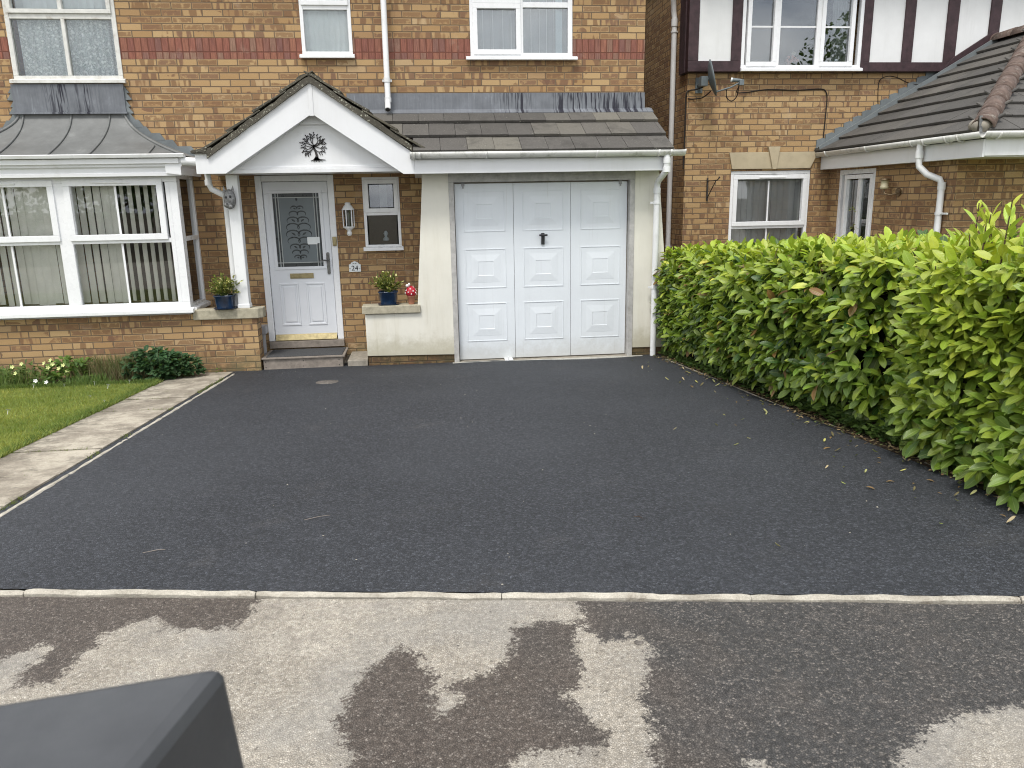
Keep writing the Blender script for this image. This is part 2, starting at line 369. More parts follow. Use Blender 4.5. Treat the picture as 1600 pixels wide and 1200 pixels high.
def lead_mat(name, streaks=True, base=(.17,.182,.20)):
    N = NT(name); o = N.obj(); P = N.sep(o)
    c = N.ramp(N.noise(o, 5, 5, .65), [(.3,tuple(x*.75 for x in base)),(.6,base),(.8,tuple(min(1,x*1.5) for x in base))])
    if streaks:
        st = N.noise(N.comb(N.M('MULTIPLY', P[0], 42.), N.M('MULTIPLY', P[2], 2.2), 0.), 1.0, 3, .6)
        area = N.M('MAXIMUM', N.M('MULTIPLY', N.step(P[0], .75, 1.25), N.step(N.noise(N.comb(P[0], 0., 5.), 3.1, 2), .36, .5)), N.M('MULTIPLY', N.step(N.M('ABSOLUTE', N.M('ADD', P[0], 3.93)), .36, .18), N.step(N.noise(N.comb(P[0], 0., 2.), 5., 2), .42, .52)))
        c = N.mix(N.M('MULTIPLY', N.step(st, .46, .56), N.M('ADD', .10, N.M('MULTIPLY', area, .9))), c, (.018,.018,.028))
        wh = N.noise(N.comb(N.M('MULTIPLY', P[0], 30.), N.M('MULTIPLY', P[2], 2.), 7.), 1.1, 4, .6)
        c = N.mix(N.M('MULTIPLY', N.step(wh, .6, .74), .35), c, (.42,.45,.48))
    N.col(c); N.rough(.62); N.spec(.4); N.bump(N.noise(o, 25, 4), .25, .006); return N.m
M['lead'] = lead_mat('streaked_lead_flashing'); M['leadplain'] = lead_mat('plain_lead_sheet', False, (.165,.17,.165))
M['leadstep'] = lead_mat('stepped_lead_flashing', False, (.17,.19,.195))

def asphalt_mat():
    N = NT('new_black_asphalt'); o = N.obj()
    big = N.noise(o, .55, 5, .6); n2 = N.noise(o, 210, 3, .75); ag = N.vor(o, 105, 'F1', 1); agv = N.sep(ag)[0]; edge = N.vor(o, 105, 'DISTANCE_TO_EDGE')
    c = N.mix(N.step(big, .33, .67), (.019,.0215,.027), (.036,.0395,.047))
    c = N.mix(N.M('MULTIPLY', N.M('POWER', agv, 2.2), .7), c, (.105,.113,.13))
    c = N.mul(.85, c, N.ramp(N.step(edge, .0, .12), [(0,.18),(1,1.15)]))
    c = N.mul(.75, c, N.ramp(n2, [(.3,.45),(.7,1.5)]))
    c = N.mul(1., c, N.ramp(N.noise(o, 48, 3, .65), [(.32,.72),(.68,1.28)]))
    c = N.mul(.6, c, N.ramp(N.vor(o, 62, 'F1', 0), [(.1,1.25),(.65,.6)]))
    dust = N.M('MULTIPLY', N.step(N.noise(o, 1.7, 6, .72), .56, .76), .13)
    c = N.mix(dust, c, (.17,.155,.135))
    rp = N.M('MULTIPLY', N.step(N.noise(o, 38, 3, .5), .75, .8), .3)
    c = N.mix(rp, c, (.20,.19,.16))
    N.col(c); N.rough(N.ramp(n2, [(.2,.55),(.8,.85)])); N.spec(.42)
    h = N.M('ADD', N.M('MULTIPLY', N.step(edge, 0., .25), .7), n2); N.bump(h, .75, .006); return N.m
M['asphalt'] = asphalt_mat()

def street_mat():
    N = NT('worn_pale_tarmac_with_wet_patches'); o = N.obj()
    wet0 = N.attr('wet'); nb = N.noise(o, 22, 5, .75); nf = N.noise(o, 90, 3, .7)
    wet = N.step(N.M('ADD', wet0, N.M('ADD', N.M('MULTIPLY', N.M('SUBTRACT', nb, .5), 1.1), N.M('MULTIPLY', N.M('SUBTRACT', nf, .5), .95)))  , .42, .60)
    ag = N.vor(o, 150, 'F1', 1); a = N.sep(ag)[0]; ed = N.vor(o, 150, 'DISTANCE_TO_EDGE'); big = N.noise(o, 3.2, 6, .7)
    c = N.mix(N.step(big, .3, .7), (.30,.265,.215), (.45,.405,.335))
    c = N.mix(N.M('MULTIPLY', N.M('POWER', a, 2.2), .6), c, (.58,.54,.47))
    c = N.mul(.75, c, N.ramp(N.step(ed, 0., .12), [(0,.42),(1,1.08)]))
    c = N.mul(.7, c, N.ramp(N.noise(o, 260, 3, .7), [(.3,.62),(.7,1.3)]))
    sp = N.step(N.noise(o, 60, 2, .5), .66, .74); c = N.mix(N.M('MULTIPLY', sp, .6), c, (.10,.085,.07))
    c = N.mul(.9, c, N.ramp(N.noise(o, 55, 3, .65), [(.32,.72),(.68,1.28)]))
    c = N.mix(N.M('MULTIPLY', N.step(N.noise(o, 7, 6, .75), .5, .68), .45), c, (.20,.178,.152))
    c = N.mix(N.M('MULTIPLY', N.step(N.noise(o, 1.9, 4, .6), .45, .65), .35), c, (.29,.285,.27))
    w = N.mix(N.attr('brown'), (.062,.060,.058), (.098,.080,.066))
    w = N.mix(N.M('MULTIPLY', N.step(big, .45, .75), .4), w, (.15,.125,.105))
    w = N.mix(N.M('MULTIPLY', N.M('POWER', a, 5.), .5), w, (.34,.30,.26))
    w = N.mul(.8, w, N.ramp(N.step(ed, 0., .14), [(0,.35),(1,1.1)]))
    w = N.mul(.8, w, N.ramp(N.noise(o, 260, 3, .7), [(.3,.5),(.7,1.4)]))
    w = N.mul(.9, w, N.ramp(N.noise(o, 55, 3, .65), [(.32,.65),(.68,1.4)]))
    w = N.mix(N.M('MULTIPLY', N.step(N.noise(o, 75, 2, .5), .72, .78), .75), w, (.48,.45,.40))
    N.col(N.mix(wet, c, w)); N.rough(N.mix(wet, (.9,.9,.9), (.6,.6,.6))); N.spec(.3)
    N.bump(N.M('ADD', N.step(ed, 0., .3), N.noise(o, 60, 4, .7)), .7, .006); return N.m
M['street'] = street_mat()

def slab_mat():
    N = NT('old_paving_concrete'); o = N.obj()
    c = N.mix(N.step(N.noise(o, 2.6, 6, .7), .35, .65), (.22,.19,.15), (.46,.415,.335))
    c = N.mix(N.M('MULTIPLY', N.step(N.noise(o, 5.5, 6, .75), .5, .68), .65), c, (.125,.11,.088))
    c = N.mul(.7, c, N.ramp(N.noise(o, 120, 4, .75), [(.3,.6),(.7,1.3)]))
    P = N.sep(o); eg = N.M('MULTIPLY', N.step(N.M('ADD', P[0], N.M('MULTIPLY', N.noise(o, 6, 4), .3)), -2.52, -2.78), N.step(N.noise(o, 11, 5, .75), .38, .58))
    c = N.mix(N.M('MULTIPLY', eg, .6), c, (.13,.12,.095))
    sp = N.step(N.noise(o, 70, 2, .5), .66, .73); c = N.mix(N.M('MULTIPLY', sp, .6), c, (.52,.50,.44))
    c = N.mix(N.M('MULTIPLY', N.step(N.noise(o, 4.1, 5, .7), .6, .72), .35), c, (.11,.12,.045))
    N.col(c); N.rough(.92); N.spec(.2); N.bump(N.noise(o, 90, 5, .75), .6, .006); return N.m
M['slab'] = slab_mat()
def kerb_mat():
    N = NT('pale_concrete_edging'); o = N.obj()
    c = N.mix(N.step(N.noise(o, 9, 6, .7), .3, .7), (.34,.31,.255), (.52,.485,.41))
    c = N.mix(N.M('MULTIPLY', N.step(N.noise(o, 14, 5, .75), .55, .7), .6), c, (.20,.17,.13))
    c = N.mul(.6, c, N.ramp(N.noise(o, 160, 3, .7), [(.3,.6),(.7,1.3)]))
    N.col(c); N.rough(.92); N.spec(.2); N.bump(N.noise(o, 60, 5, .75), .8, .008); return N.m
M['kerb'] = kerb_mat()

def leaf_mat(name, rough=.38, trans=.28, spec=.5, vein=.35):
    N = NT(name); tint = N.attr('tintc', 'Color'); o = N.obj()
    uvn = N.n.new('ShaderNodeUVMap'); uvn.uv_map = 'UVMap'; uv = N.sep(uvn.outputs[0])
    au = N.M('ABSOLUTE', N.M('SUBTRACT', N.M('MULTIPLY', uv[0], 2.), 1.))
    rib = N.step(au, .10, .03)
    vn = N.M('SINE', N.M('MULTIPLY', N.M('ADD', uv[1], N.M('MULTIPLY', au, .22)), 62.))
    c = N.mul(.5, tint, N.ramp(N.noise(o, 25, 3), [(.3,.75),(.7,1.2)]))
    c = N.mix(N.M('MULTIPLY', rib, vein), c, (.42,.50,.16))
    geo = N.n.new('ShaderNodeNewGeometry')
    back = N.mix(.5, c, (.22,.30,.11))
    c2 = N.mix(geo.outputs['Backfacing'], c, back)
    N.col(c2); N.rough(rough); N.spec(spec)
    bn = N.bump(N.M('ADD', N.M('MULTIPLY', vn, .5), N.M('MULTIPLY', rib, -1.5)), .25, .002)
    tb = N.n.new('ShaderNodeBsdfTranslucent'); N.put(tb.inputs[0], N.mul(1., c, (1.25,1.3,.6)))
    ms = N.n.new('ShaderNodeMixShader'); ms.inputs[0].default_value = trans
    N.L(N.b.outputs[0], ms.inputs[1]); N.L(tb.outputs[0], ms.inputs[2]); N.L(ms.outputs[0], N.out.inputs[0]); return N.m
M['laurel'] = leaf_mat('laurel_leaf'); M['leafsoft'] = leaf_mat('soft_garden_leaf', .55, .3, .3, .2)
M['grass'] = leaf_mat('grass_blade', .6, .35, .25, 0.); M['deadleaf'] = leaf_mat('fallen_leaf', .7, .1, .2, .3)
M['lawnbase'] = plain('lawn_ground', (.15,.17,.05), .95, .1, .3, 40, .6)
M['hedgecore'] = plain('hedge_core_painted_shade', (.018,.022,.010), .95, .05, .4, 40, .8)  # near-black colour paints the shade deep inside hedge and shrub
M['ground'] = plain('bare_garden_ground', (.10,.085,.06), .95, .1, .3, 8, .6)

# ------------------------------------------------------------------ ground heights
T4 = math.tan(R(4.0))
def kerb_y(x): return 2.63 - .18*(x-.27)
def gz(x, y):
    yk = kerb_y(x)
    return 0.0 if y > 9.2 else (9.2-max(y, yk))*T4

def sheet(name, x0,x1,y0,y1,dx,dy,off,mat,parent=None,jit=0,zfun=gz,keep=None,rise=0):
    nx=max(1,round((x1-x0)/dx)); ny=max(1,round((y1-y0)/dy)); vs=[]; fs=[]
    for j in range(ny+1):
        for i in range(nx+1):
            x=x0+(x1-x0)*i/nx; y=y0+(y1-y0)*j/ny
            vs.append((x,y,zfun(x,y)+off))
    for j in range(ny):
        for i in range(nx):
            a=j*(nx+1)+i; fs.append((a,a+1,a+nx+2,a+nx+1))
    m=MB(); m.add(vs,fs,True); o=m.build(name,mat,parent,recalc=False); return o

# big terrain: one sheet to the horizon
xs=[-200,-60,-20,-10,-6,-4,-2,0,2,4,6,10,20,60,200]; ys=[-200,-60,-20,-5,-2]+[0+.5*i for i in range(0,19)]+[9.2,9.6,12,20,60,200]
m=MB(); vs=[(x,y,gz(max(-8,min(8,x)),y)-.06) for y in ys for x in xs]; nx=len(xs)
m.add(vs,[(j*nx+i,j*nx+i+1,(j+1)*nx+i+1,(j+1)*nx+i) for j in range(len(ys)-1) for i in range(nx-1)],True)
tag(m.build('ground',M['ground'],recalc=False),kind='structure')

# ---- street with wet patches
PA=[(-1.9,2.93),(-1.8,2.45),(-1.51,2.51),(-1.42,2.59),(-1.37,2.56),(-1.36,2.48),(-1.41,2.42),(-1.37,2.35),(-1.27,2.33),(-1.24,2.39),(-1.24,2.5),(-1.21,2.56),(-1.22,2.64),(-1.14,2.69),(-1.08,2.71),(-1.01,2.68),(-1.01,2.63),(-.83,2.59),(-.74,2.61),(-.72,2.65),(-.7,2.80),(-.7,3.0),(-1.9,3.1)]
PB=[(-.4,1.3),(-.26,1.87),(-.3,1.93),(-.32,2.0),(-.29,2.16),(-.24,2.28),(-.15,2.37),(-.09,2.34),(-.08,2.26),(-.03,2.21),(-.03,2.12),(-.04,2.06),(-.01,2.0),(.01,2.0),(.04,2.05),(.04,2.09),(0,2.12),(.01,2.15),(.07,2.18),(.15,2.18),(.19,2.24),(.22,2.29),(.25,2.43),(.35,2.45),(.5,2.44),(.43,2.27),(.45,2.19),(.42,2.07),(.36,2.04),(.4,1.94),(.44,1.88),(.45,1.83),(.41,1.78),(.31,1.79),(.2,1.79),(.13,1.72),(.1,1.3)]
PC=[(.50,2.70),(.50,2.4),(.49,2.37),(.51,2.34),(.54,2.3),(.59,2.29),(.64,2.32),(.68,2.28),(.69,2.22),(.64,2.1),(.59,2.01),(.58,1.92),(.58,1.83),(.55,1.76),(.52,1.62),(.5,1.0),(1.0,1.1),(1.14,1.53),(1.2,1.64),(1.33,1.72),(1.45,1.77),(1.75,1.78),(2.6,1.9),(2.6,2.6)]
def sdist(p, poly):
    x,y=p; inside=False; d=9; n=len(poly)
    for i in range(n):
        x1,y1=poly[i]; x2,y2=poly[(i+1)%n]
        if (y1>y)!=(y2>y) and x<(x2-x1)*(y-y1)/(y2-y1)+x1: inside=not inside
        dx,dy=x2-x1,y2-y1; t=max(0,min(1,((x-x1)*dx+(y-y1)*dy)/(dx*dx+dy*dy+1e-12)))
        d=min(d,math.hypot(x-x1-t*dx,y-y1-t*dy))
    return d if inside else -d
def street():
    X0,X1,D0,D1=-2.6,2.9,0.0,1.75; step=.016
    nx=int((X1-X0)/step); ny=int((D1-D0)/step); vs=[];wet=[];br=[];fs=[]
    for j in range(ny+1):
        for i in range(nx+1):
            x=X0+(X1-X0)*i/nx; d=D0+(D1-D0)*j/ny; y=kerb_y(x)-.01-d
            z=gz(x,y)-.006+.005*noise.noise(Vector((x*3,y*3,0)))-.02*math.exp(-d/.05)*0
            vs.append((x,y,z))
            s=max(sdist((x,y),PA),sdist((x,y),PB),sdist((x,y),PC)); s=max(s,-.08+0*s)
            spot=.035-math.hypot(x-.81,(y-1.66)*1.4)
            if spot>-.02: s=min(s,-spot)
            wet.append(max(0,min(1,.5+s/.075*.5))); br.append(max(0,min(1,(.75-x)*1.6+.5*noise.noise(Vector((x*5,y*5,3)))+.2)))
    for j in range(ny):
        for i in range(nx):
            a=j*(nx+1)+i; fs.append((a,a+nx+1,a+nx+2,a+1))
    me=bpy.data.meshes.new('road'); me.from_pydata(vs,[],fs); me.polygons.foreach_set('use_smooth',[True]*len(fs))
    a=me.attributes.new('wet','FLOAT','POINT'); a.data.foreach_set('value',wet)
    a=me.attributes.new('brown','FLOAT','POINT'); a.data.foreach_set('value',br)
    me.materials.append(M['street']); o=bpy.data.objects.new('road',me); link(o); tag(o,kind='structure')
    mb=MB()   # the rest of the street, coarser, butted to the fine piece
    def q(xa,xb,da,db):
        n=max(1,int((xb-xa)/1.0)) 
        for i in range(n):
            a=xa+(xb-xa)*i/n; b=xa+(xb-xa)*(i+1)/n
            P=[(a,kerb_y(a)-.01-da),(b,kerb_y(b)-.01-da),(b,kerb_y(b)-.01-db),(a,kerb_y(a)-.01-db)]
            mb.add([(x,y,gz(max(-8,min(8,x)),y)-.012) for x,y in P],[(0,1,2,3)])
    q(X0,X1,D1,9); q(-16,X0,0,9); q(X1,16,0,9)
    r=mb.build('road_surface',M['street'],recalc=False)
    for p in r.data.polygons: pass
    tag(r,kind='structure')
street()

# ---- driveway sheet (4 mm over its bed) with slightly uneven surface
def drive():
    vs=[];fs=[];nx=60;ny=80
    for j in range(ny+1):
        t=j/ny
        for i in range(nx+1):
            s=i/nx; x=-2.40+(2.86+2.40)*s; xl=x
            y0=kerb_y(x)+.036; y1=9.6
            y=y0+(y1-y0)*t
            vs.append((x,y,gz(x,y)+.004+.006*noise.noise(Vector((x*.8,y*.8,1)))+.0015*noise.noise(Vector((x*6,y*6,1)))))
    for j in range(ny):
        for i in range(nx):
            a=j*(nx+1)+i; fs.append((a,a+1,a+nx+2,a+nx+1))
    m=MB(); m.add(vs,fs,True); tag(m.build('driveway',M['asphalt'],recalc=False),kind='structure')
drive()

# ---- front edging strips (pale concrete, .915 m lengths laid end to end)
def rough_strip(name, pts, w, top, mat, seed=0, seg=.03, ztop=None, h=.12, parent=None):
    """a strip of concrete following pts with a chipped upper surface"""
    rnd=random.Random(seed); m=MB(); P=[Vector(p) for p in pts]; L=(P[1]-P[0]).length; n=max(2,int(L/seg)); d=(P[1]-P[0]).normalized(); s=Vector((-d.y,d.x))
    rows=[]
    for i in range(n+1):
        c=P[0]+(P[1]-P[0])*(i/n)
        a=noise.noise(Vector((c.x*9,c.y*9,seed)))*.006+noise.noise(Vector((c.x*31,c.y*31,seed)))*.005; b=noise.noise(Vector((c.x*9,c.y*9,seed+9)))*.006+noise.noise(Vector((c.x*37,c.y*37,seed+9)))*.005
        if i in (0,n): a-=.003; b-=.003
        l=c-s*(w/2+a); r=c+s*(w/2+b)
        z=gz(c.x,c.y)+top+.006*noise.noise(Vector((c.x*6,c.y*6,seed+3)))-(0.002 if i in (0,n) else 0)
        rows+= [(l.x,l.y,z-h),(l.x,l.y,z-.008),(l.x+s.x*.008,l.y+s.y*.008,z),(r.x-s.x*.008,r.y-s.y*.008,z),(r.x,r.y,z-.008),(r.x,r.y,z-h)]
    fs=[(i*6+k,i*6+k+1,(i+1)*6+k+1,(i+1)*6+k) for i in range(n) for k in range(5)]
    m.add(rows,fs,False); m.add(rows[:6],[tuple(range(6))]); m.add(rows[-6:],[tuple(range(6))])
    return m.build(name,mat,parent)
joints=[-2.62,-1.66,-.72,.23,1.15,2.10,3.05]
et=['leftmost pale edging kerb at the drive mouth','pale edging kerb at the drive mouth nearest the path','pale edging kerb in front of the dark plastic bin','pale edging kerb in line with the garage door','pale edging kerb beside the large dark damp patch','pale edging kerb at the right end of the drive mouth','rightmost pale edging kerb at the drive mouth']
for k in range(6):
    a,b=joints[k]+.0015,joints[k+1]-.0015
    o=rough_strip('edging_kerb',[(a,kerb_y(a)+.025),(b,kerb_y(b)+.022+(.006 if k==4 else 0))],.032,.004+.002*(k%2),M['kerb'],k+1)
    tag(o,et[k],'kerb','edging kerbs across the mouth of the drive')
# left edging between path and asphalt, right edging under the hedge
for k in range(7):
    y0=3.08+k*.86; y1=min(y0+.85,9.0)
    o=rough_strip('edging_kerb',[(-2.275,y0),(-2.275,y1)],.034,.008,M['kerb'],20+k)
    tag(o,'thin pale edging strip between path and asphalt, %s'%(['nearest the street','second from the street','third from the street','fourth from the street','third from the house','second from the house','nearest the house'][k]),'kerb','edging strips along the path')
for k in range(7):
    y0=2.5+k*.9; y1=y0+.88; f=lambda y:2.90-.10*max(0,(y-3.2))/5.5
    o=rough_strip('edging_kerb',[(f(y0),y0),(f(y1),y1)],.035,.006,M['concrete'],40+k)
    tag(o,'worn concrete edging strip at the hedge foot, %s'%(['nearest the street','second from the street','third from the street','fourth from the street','third from the garage','second from the garage','nearest the garage'][k]),'kerb','edging strips under the hedge')

# ---- path slabs
ysl=[2.9,3.55,4.16,4.78,5.44,6.06,6.86,7.45,8.25,9.14]
for k in range(len(ysl)-1):
    m=MB(); y0,y1=ysl[k]+.010,ysl[k+1]-.010; n=8; jz=random.uniform(-.004,.004); top=[];bot=[]
    x0,x1=-2.93,-2.33
    if k==8: x1=-2.32
    vs=[];fs=[]
    for j in range(n+1):
        for i in range(n+1):
            x=x0+(x1-x0)*i/n; y=y0+(y1-y0)*j/n
            ex=(abs(noise.noise(Vector((x*8,y*8,k))))*.012 if i==0 else 0)
            vs.append((x+ex,y,gz(x,y)+.014+jz+.003*noise.noise(Vector((x*5,y*5,k)))))
    fs=[(j*(n+1)+i,j*(n+1)+i+1,(j+1)*(n+1)+i+1,(j+1)*(n+1)+i) for j in range(n) for i in range(n)]
    m.add(vs,fs,True)
    rim=[i for i in range(n+1)]+[j*(n+1)+n for j in range(1,n+1)]+[n*(n+1)+i for i in range(n-1,-1,-1)]+[j*(n+1) for j in range(n-1,0,-1)]
    rv=[vs[i] for i in rim]; c=len(rim)
    m.add(rv+[(x,y,z-.05) for x,y,z in rv],[(i,(i+1)%c,c+(i+1)%c,c+i) for i in range(c)])
    o=m.build('paving_slab',M['slab'],recalc=True)
    tag(o,'weathered concrete path slab beside the lawn, %s'%(['nearest the street','second from the street','third from the street','fourth from the street','fifth from the street','fourth from the brick wall','third from the brick wall','second from the brick wall','touching the brick wall'][k]),'paving slab','slabs of the garden path')

# ---- lawn, bed soil and hedge soil
lb=sheet('lawn',-9,-2.945,3.0,8.55,.5,.25,-.004,M['lawnbase']); tag(lb,kind='structure')
bed=sheet('flower_bed_soil',-9,-2.62,8.5,9.24,.4,.1,.006,M['soil']); tag(bed,kind='structure')
hs=sheet('hedge_soil',2.84,4.6,2.0,9.6,.2,.2,.008,M['soil']); tag(hs,kind='structure')
nb=sheet('side_path',2.84,60,9.0,10.9,3,.3,-.01,M['concrete']); tag(nb,kind='structure')
ng=sheet('neighbour_garden',4.6,30,0.2,9.2,1,.5,-.02,M['lawnbase']); tag(ng,kind='structure')

# ------------------------------------------------------------------ walls
def wall_y(mb, y, x0,x1,z0,z1, holes=(), depth=.12, th=.28, back=True):
    xs=sorted({x0,x1,*[h[0] for h in holes],*[h[1] for h in holes]}); zs=sorted({z0,z1,*[h[2] for h in holes],*[h[3] for h in holes]})
    xs=[x for x in xs if x0<=x<=x1]; zs=[z for z in zs if z0<=z<=z1]
    for i in range(len(xs)-1):
        for j in range(len(zs)-1):
            cx=(xs[i]+xs[i+1])/2; cz=(zs[j]+zs[j+1])/2
            if any(h[0]<cx<h[1] and h[2]<cz<h[3] for h in holes): continue
            mb.add([(xs[i],y,zs[j]),(xs[i+1],y,zs[j]),(xs[i+1],y,zs[j+1]),(xs[i],y,zs[j+1])],[(0,1,2,3)])
            if back: mb.add([(xs[i],y+th,zs[j]),(xs[i+1],y+th,zs[j]),(xs[i+1],y+th,zs[j+1]),(xs[i],y+th,zs[j+1])],[(3,2,1,0)])
    for a,b,c,d in holes:
        c=max(c,z0); d=min(d,z1)
        mb.add([(a,y,c),(b,y,c),(b,y,d),(a,y,d),(a,y+th,c),(b,y+th,c),(b,y+th,d),(a,y+th,d)],[(0,4,5,1),(1,5,6,2),(2,6,7,3),(3,7,4,0)])
def swap_xy(mb):   # turn a wall built along x into one along y
    mb.v=[(y,x,z) for x,y,z in mb.v]; mb.f=[tuple(reversed(f)) for f in mb.f]; return mb

HT=5.15
house=thing('brick_house',(0,9.8,0),'buff brick house with white porch gable, garage and lead-roofed bay window','house')
m=MB()
holesM=[(-5.10,-2.84,.78,2.30),(-4.54,-3.36,3.33,4.50),(-1.335,-.755,3.60,4.55),(.622,1.85,3.575,4.80),(-2.0,-1.09,.20,2.26),(-.745,-.30,1.375,2.22)]
wall_y(m,9.8,-5.9,2.75,-.1,HT,holesM)
# side walls and rear wall
mm=MB(); wall_y(mm,2.75,10.08,17.5,-.1,HT,(),back=False); swap_xy(mm); n0=len(m.v); m.v+=mm.v; m.f+=[tuple(n0+i for i in f) for f in mm.f]; m.sm+=mm.sm; m.t+=mm.t
m.box(2.745,2.75,9.8,10.08,-.1,HT); m.box(-5.9,-5.62,9.81,17.5,-.1,HT); m.box(-5.9,2.75,17.5,17.78,-.1,HT)
m.build('wall',M['brick'],house,recalc=False)
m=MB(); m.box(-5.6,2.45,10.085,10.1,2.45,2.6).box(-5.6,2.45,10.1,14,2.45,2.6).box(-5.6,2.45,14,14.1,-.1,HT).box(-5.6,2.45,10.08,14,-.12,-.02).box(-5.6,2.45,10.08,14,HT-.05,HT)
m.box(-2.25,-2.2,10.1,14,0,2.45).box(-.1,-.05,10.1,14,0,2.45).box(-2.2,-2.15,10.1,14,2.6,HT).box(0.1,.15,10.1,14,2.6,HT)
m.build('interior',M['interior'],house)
# main roof above the picture
m=MB(); m.add([(-6.2,9.45,5.05),(2.80,9.45,5.05),(2.80,13.6,7.6),(-6.2,13.6,7.6),(-6.2,17.9,5.05),(2.80,17.9,5.05),
  (-6.2,9.45,4.93),(2.80,9.45,4.93),(2.80,17.9,4.93),(-6.2,17.9,4.93)],[(0,1,2,3),(3,2,5,4),(0,6,7,1),(4,5,8,9),(6,9,8,7),(0,3,4,9,6),(1,7,8,5,2)])
m.build('roof',M['tile'],house)

# ---- generic window in local coords: x across, z up, outside is -y
def win(parent, W, outer, t, bars, panes, sill=None, mat=None, depth=.07, sashes=(), name='window', glass=None, label=None, beads=True, vents=()):
    mat=mat or M['upvc_clean']; x0,x1,z0,z1=outer; m=MB()
    m.box(x0,x1,0,depth,z0,z0+t).box(x0,x1,0,depth,z1-t,z1).box(x0,x0+t,0.001,depth-.001,z0+t,z1-t).box(x1-t,x1,0.001,depth-.001,z0+t,z1-t)
    for b in bars: m.box(b[0],b[1],.002,depth-.002,b[2],b[3])
    for s in sashes:       # an opening light: raised frame
        a,b,c,d,w=s
        m.box(a,b,-.018,.05,c,c+w).box(a,b,-.018,.05,d-w,d).box(a,a+w,-.0175,.05,c+w,d-w).box(b-w,b,-.0175,.05,c+w,d-w)
    f=m.build(name,mat,parent,bev=.004,M=W,label=label)
    for v in vents:
        mv=MB(); mv.box(v[0],v[1],-.03,-.017,v[2],v[2]+.018); mv.build('trickle_vent',M['upvc'],f,bev=.003,M=W)
    for p in panes:
        g=MB(); g.box(p[0],p[1],.032,.038,p[2],p[3]); g.build('pane',glass or M['glass'],f,M=W)
    if sill:
        s=MB(); a,b,zt,pr,th=sill
        s.prism([(-pr,zt-th),(-pr,zt-.004),(-.002,zt+.012),(-.002,zt-th)],a,b,'x'); s.build('sill',mat,f,bev=.003,M=W)
    return f
def blinds(parent, W, x0,x1,z0,z1,y,mat,pitch=.1,w=.105,ang=25,seed=1,jit=5,skip=()):
    m=MB(); rnd=random.Random(seed); n=int((x1-x0)/pitch)
    for i in range(n+1):
        cx=x0+pitch*(i+.3)
        if cx>x1: break
        a=R((ang(i/n) if callable(ang) else ang)+rnd.uniform(-jit,jit)); zb=z0+rnd.uniform(0,.02); 
        sw=rnd.uniform(-.006,.006); K=5; P=[]
        for zi,(zz,off) in enumerate(((zb,sw),(z1,0))):
            for k in range(K):
                s=(k/(K-1)-.5); cur=.010*(1-4*s*s)
                dx=math.cos(a)*s*w-math.sin(a)*cur; dy=math.sin(a)*s*w+math.cos(a)*cur
                P.append((cx+dx+off,y+dy,zz))
        m.add(P+[(x+.0,yy+.002,z) for x,yy,z in P],[(k,k+1,K+k+1,K+k) for k in range(K-1)]+[(2*K+K+k,2*K+K+k+1,2*K+k+1,2*K+k) for k in range(K-1)],True)
    m.box(x0,x1,y-.03,y+.03,z1,z1+.04)
    return m.build('blind',mat,parent,M=W,recalc=False)
def TW(x,y,z=0,rz=0): return Matrix.Translation((x,y,z))@Matrix.Rotation(rz,4,'Z')

# upper left window (old painted wood, lace curtain)
W0=TW(0,9.785)
w=win(house,W0,(-4.54,-3.36,3.33,4.50),.05,[(-4.49,-3.41,3.975,4.03),(-3.955,-3.915,3.38,3.975)],[(-4.49,-3.955,3.38,3.975),(-3.915,-3.41,3.38,3.975),(-4.45,-3.955,4.09,4.46),(-3.915,-3.45,4.09,4.46)],
      (-4.57,-3.33,3.335,.05,.04),M['oldwood'],sashes=[(-4.50,-3.40,4.03,4.47,.045)],label='weathered white wooden window with lace curtain')
m=MB(); m.box(-3.96,-3.92,-.01,.05,4.075,4.43); m.build('glazing_bar',M['oldwood'],w,M=W0)
m=MB(); nseg=150; vs=[]
for i in range(nseg+1):
    x=-4.47+1.04*i/nseg; y=.13+.018*math.sin(i*.52)+.008*math.sin(i*1.31+1)
    vs+=[(x,y,3.36),(x,y-.01,4.0)]
m.add(vs,[(2*i,2*i+2,2*i+3,2*i+1) for i in range(nseg)],True); m.build('net_curtain',M['lace'],w,M=W0,recalc=False)
blinds(w,W0,-4.47,-3.43,3.35,4.44,.20,M['blindwhite'],.085,.092,12,3)  # white backing added close behind the lace to make it brighter

# small upper window over the porch
w=win(house,W0,(-1.335,-.755,3.60,4.55),.04,[(-1.295,-.795,4.09,4.15)],[(-1.295,-.795,3.64,4.09),(-1.27,-.82,4.2,4.5)],(-1.365,-.735,3.60,.045,.035),M['upvc'],sashes=[(-1.31,-.78,4.135,4.54,.05)],label='narrow white window above the porch gable')
blinds(w,W0,-1.29,-.80,3.63,4.5,.10,M['blindwhite'],.058,.075,8,9,3)

# right upper window
w=win(house,W0,(.622,1.85,3.575,4.80),.055,[(1.205,1.255,3.63,4.745),(1.255,1.795,4.13,4.19)],[(.70,1.18,3.66,4.13),(1.255,1.795,3.63,4.13),(.70,1.18,4.21,4.7),(1.255,1.795,4.19,4.745)],(.565,1.905,3.580,.06,.035),M['upvc_clean'],
      sashes=[(.655,1.225,3.61,4.17,.055),(.655,1.225,4.17,4.77,.05)],glass=M['glassdark'],label='white casement window above the garage')
blinds(w,W0,.66,1.80,3.62,4.75,.13,M['blindgrey'],.118,.122,6,4,2)
m=MB()
for i,x in enumerate([.78,.90,1.02,1.12,1.36,1.46,1.55,1.64]): m.box(x,x+.007,.105,.109,3.63,4.74)
m.build('blind_cord',M['petalwhite'],w,M=W0)
m=MB(); m.box(1.66,1.74,.09,.10,3.64,4.74); m.build('curtain',M['blindwhite'],w,M=W0)

